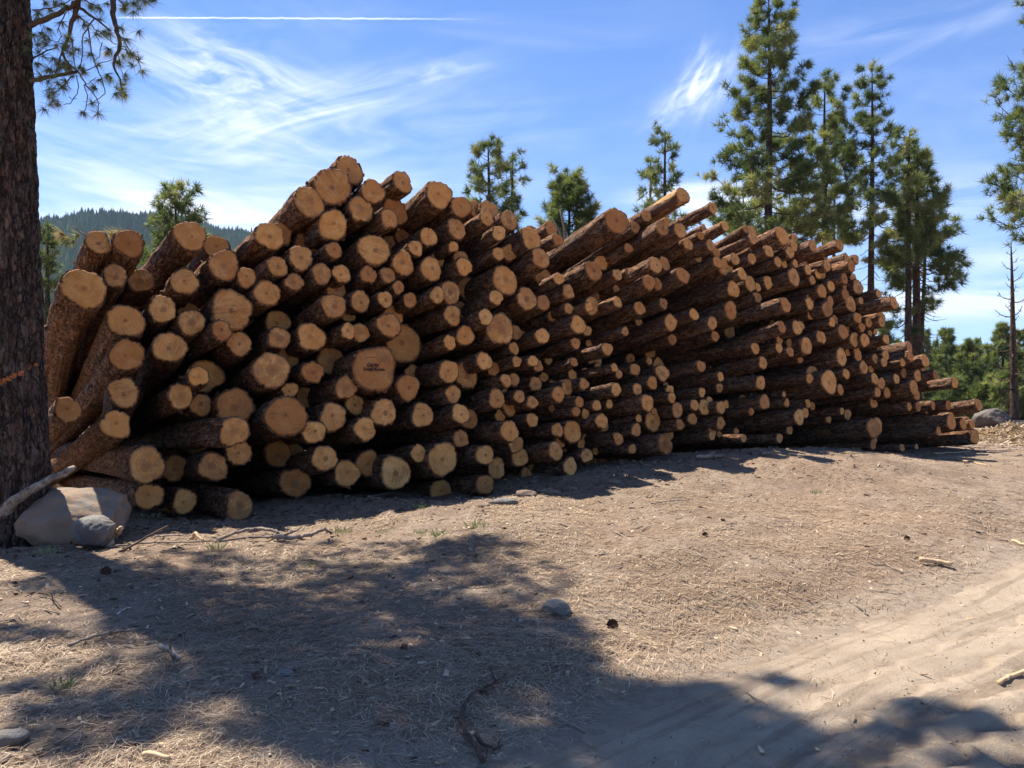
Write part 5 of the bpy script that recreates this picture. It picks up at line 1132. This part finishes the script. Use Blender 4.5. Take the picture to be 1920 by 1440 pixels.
def bits(n, smin, smax, flat, mat, name, label, cat, pr, elong=1.0, r1_=24, near_pile=False):
    X, Y = scatter(n, 2.3, r1_); kp = keep_litter(X, Y, pr)
    if near_pile:
        t_, n_ = tn(X, Y); kp &= (rs.random(n) < np.clip(np.exp(-np.abs(n_ + 0.2) / 1.0), 0.02, 1)) & (np.abs(n_ + 0.1) < (0.9 if smax > 0.07 else 9))
    X, Y = X[kp], Y[kp]; n = len(X)
    Z = gh(X, Y) + micro(X, Y) + road_lift(X, Y); s = smin + (smax - smin) * rs.random(n) ** 4
    base = np.array([[-1, -1, -1], [1, -1, -1], [1, 1, -1], [-1, 1, -1], [-.7, -.7, 1], [.7, -.7, 1], [.7, .7, 1], [-.7, .7, 1]], float)
    V = base[None] * rs.uniform(0.55, 1.1, (n, 8, 1)) * np.stack([s * elong * rs.uniform(0.6, 1.3, n), s * rs.uniform(0.6, 1.1, n), s * flat], -1)[:, None] * 0.5
    yaw, tl = rs.uniform(0, 6.28, n), rs.normal(0, 0.25, n)
    x, y, z = V[..., 0].copy(), V[..., 1].copy(), V[..., 2].copy(); x, z = x * np.cos(tl)[:, None] - z * np.sin(tl)[:, None], x * np.sin(tl)[:, None] + z * np.cos(tl)[:, None]
    V = np.stack([x * np.cos(yaw)[:, None] - y * np.sin(yaw)[:, None] + X[:, None], x * np.sin(yaw)[:, None] + y * np.cos(yaw)[:, None] + Y[:, None], z + (Z + s * flat * 0.4)[:, None]], -1)
    f = np.array([[0, 3, 2, 1], [4, 5, 6, 7], [0, 1, 5, 4], [1, 2, 6, 5], [2, 3, 7, 6], [3, 0, 4, 7]])
    Q = (np.arange(n)[:, None, None] * 8 + f[None]).reshape(-1, 4)
    thing(link(name, mesh_np(name, V.reshape(-1, 3), Q, None, [mat], smooth=False, attrs={'tint': np.repeat(rs.random(n), 8)}), kind='stuff'), label, cat)
bits(22000, 0.005, 0.032, 0.22, MAT_CHIP, 'wood_chips', 'loose pale bark flakes and wood chips over the clearing', 'wood chips', 0.02, 2.4)
bits(70000, 0.010, 0.050, 0.3, MAT_CONE, 'bark_flakes', 'dark broken bark flakes lying thickest along the foot of the pile', 'bark flakes', 0.001, 1.8, near_pile=True)
bits(12000, 0.004, 0.015, 0.6, MAT_PEBBLE, 'pebbles', 'small stones and clods scattered over litter and road', 'pebbles', 0.8)
bits(30000, 0.02, 0.10, 0.5, MAT_CLOD, 'soil_clods', 'clods of earth and bark mould pushed up along the foot of the pile', 'soil clods', 0.0, 1.2, near_pile=True)
for px, py, s_, lb in [(985, 935, .10, 'crumbled earth clod at the left of the sunny row before the bottom logs'), (1030, 930, .12, 'largest earth clod of the sunny row before the bottom logs'), (1070, 922, .07, 'small earth clod right of the largest one before the bottom logs'), (905, 952, .06, 'low earth clod by the orange needle clump before the muddy log'), (1150, 908, .08, 'earth clod at the tip of the notched pile shadow')]:
    g_ = on_ground(px, py, s_ * 0.15); rock('soil_clod', g_, (s_ * 1.5, s_, s_ * 0.6), lb, MAT_CLOD, int(px), sub=4, cuts=5, cat='clod', group='earth clods before the pile')
G = Geo()
X, Y = scatter(900, 2.4, 20); kp = keep_litter(X, Y, 0.12)
for x, y in zip(X[kp], Y[kp]):
    a, l_ = rs.uniform(0, 6.28), rs.uniform(0.04, 0.26); r_ = rs.uniform(0.0015, 0.0045) * (1 + y / 14); dd = np.array([math.cos(a), math.sin(a)]) * l_
    pts = [(x - dd[0] / 2, y - dd[1] / 2), (x + rs.normal(0, .012), y + rs.normal(0, .012)), (x + dd[0] / 2, y + dd[1] / 2)]
    u_, v_ = road_uv(np.array(x), np.array(y)); lf = float(road_lift(np.array(x), np.array(y)))
    G.tube([(p_[0], p_[1], gz(*p_) + r_ + 0.004 + lf) for p_ in pts], [r_, r_, r_ * 0.5], 4)
thing(link('small_twigs', G.mesh('small_twigs', [MAT_DEADWOOD]), kind='stuff'), 'thin broken twigs strewn over the clearing', 'twigs')

# heap of bark, straw and splinters past the right end of the pile
n = 5200; G = Geo(); cpt = pt(1895, 830, 19.5)
X = rs.normal(cpt.x, 0.55, n); Y = rs.normal(19.6, 0.8, n); hz = 0.42 * np.exp(-(((X - cpt.x) / 0.55) ** 2 + ((Y - 19.6) / 0.9) ** 2)) + 0.10 * np.exp(-(((X - cpt.x + 0.75) / 0.35) ** 2 + ((Y - 19.2) / 0.5) ** 2))
Z = gh(X, Y) + hz * (0.75 + 0.35 * vnoise(X * 4, Y * 4, 0, 5)); th = rs.uniform(0, 6.28, n); ln = rs.uniform(0.08, 0.38, n)
d = unit(np.stack([np.cos(th), np.sin(th), rs.normal(0.1, 0.4, n)], -1)); s_ = unit(np.cross(d, rs.normal(size=(n, 3)))) * rs.uniform(0.004, 0.018, n)[:, None]
c = np.stack([X, Y, Z], -1); V = np.stack([c - d * ln[:, None] / 2 - s_, c - d * ln[:, None] / 2 + s_, c + d * ln[:, None] / 2 + s_ * .6, c + d * ln[:, None] / 2 - s_ * .6], 1).reshape(-1, 3)
G.add(V, np.arange(4 * n).reshape(-1, 4), None, tint=np.repeat(np.clip(rs.normal(0.62, 0.25, n), 0, 1), 4))
thing(link('slash_heap', G.mesh('slash_heap', [MAT_STRAW], smooth=False), kind='stuff'), 'heap of torn bark and splinters right of the pile end', 'debris')

# dead stem beside the dark broad pine
g_ = pt(1042, 500, 32); G = Geo()
for a, b_, c_ in ((1034, 405, 0.5), (1050, 392, -0.3), (1020, 430, 0.2)):
    e = pt(a, b_, 32 + c_); b0 = np.array(tuple(pt(1062, 470, 32))); e = np.array(tuple(e)); root_ = np.array([b0[0] + 0.1, 32, gz(b0[0], 32)])
    G.tube([root_, b0, (b0 + e) / 2 + 0.05, e], [0.13, 0.10, 0.06, 0.02], 6)
thing(link('dead_tree', G.mesh('dead_tree', [MAT_DEADWOOD])), 'grey split dead stem leaning left in front of the dark broad pine', 'tree')

# ------------------------------------------------------------------ the air between here and the hills
m = bpy.data.materials.new('air'); m.use_nodes = True; t = NT(m.node_tree); t.N.clear()
vol = t.n('ShaderNodeVolumePrincipled', {'Color': (0.62, 0.78, 1.0, 1), 'Density': 0.00010, 'Anisotropy': 0.0})
t.L.new(vol.outputs[0], t.n('ShaderNodeOutputMaterial').inputs['Volume'])
zmax = 560.0; zmin = -70.0; S = 6300.0
V = [(x, y, z) for z in (zmin, zmax) for y in (-S, S) for x in (-S, S)]
Q = [(0, 2, 3, 1), (4, 5, 7, 6), (0, 1, 5, 4), (1, 3, 7, 5), (3, 2, 6, 7), (2, 0, 4, 6)]
if HAZE: thing(link('haze', mesh_np('haze', V, Q, None, [m], smooth=False), kind='stuff'), 'thin bluish air haze over the distant hills', 'haze')
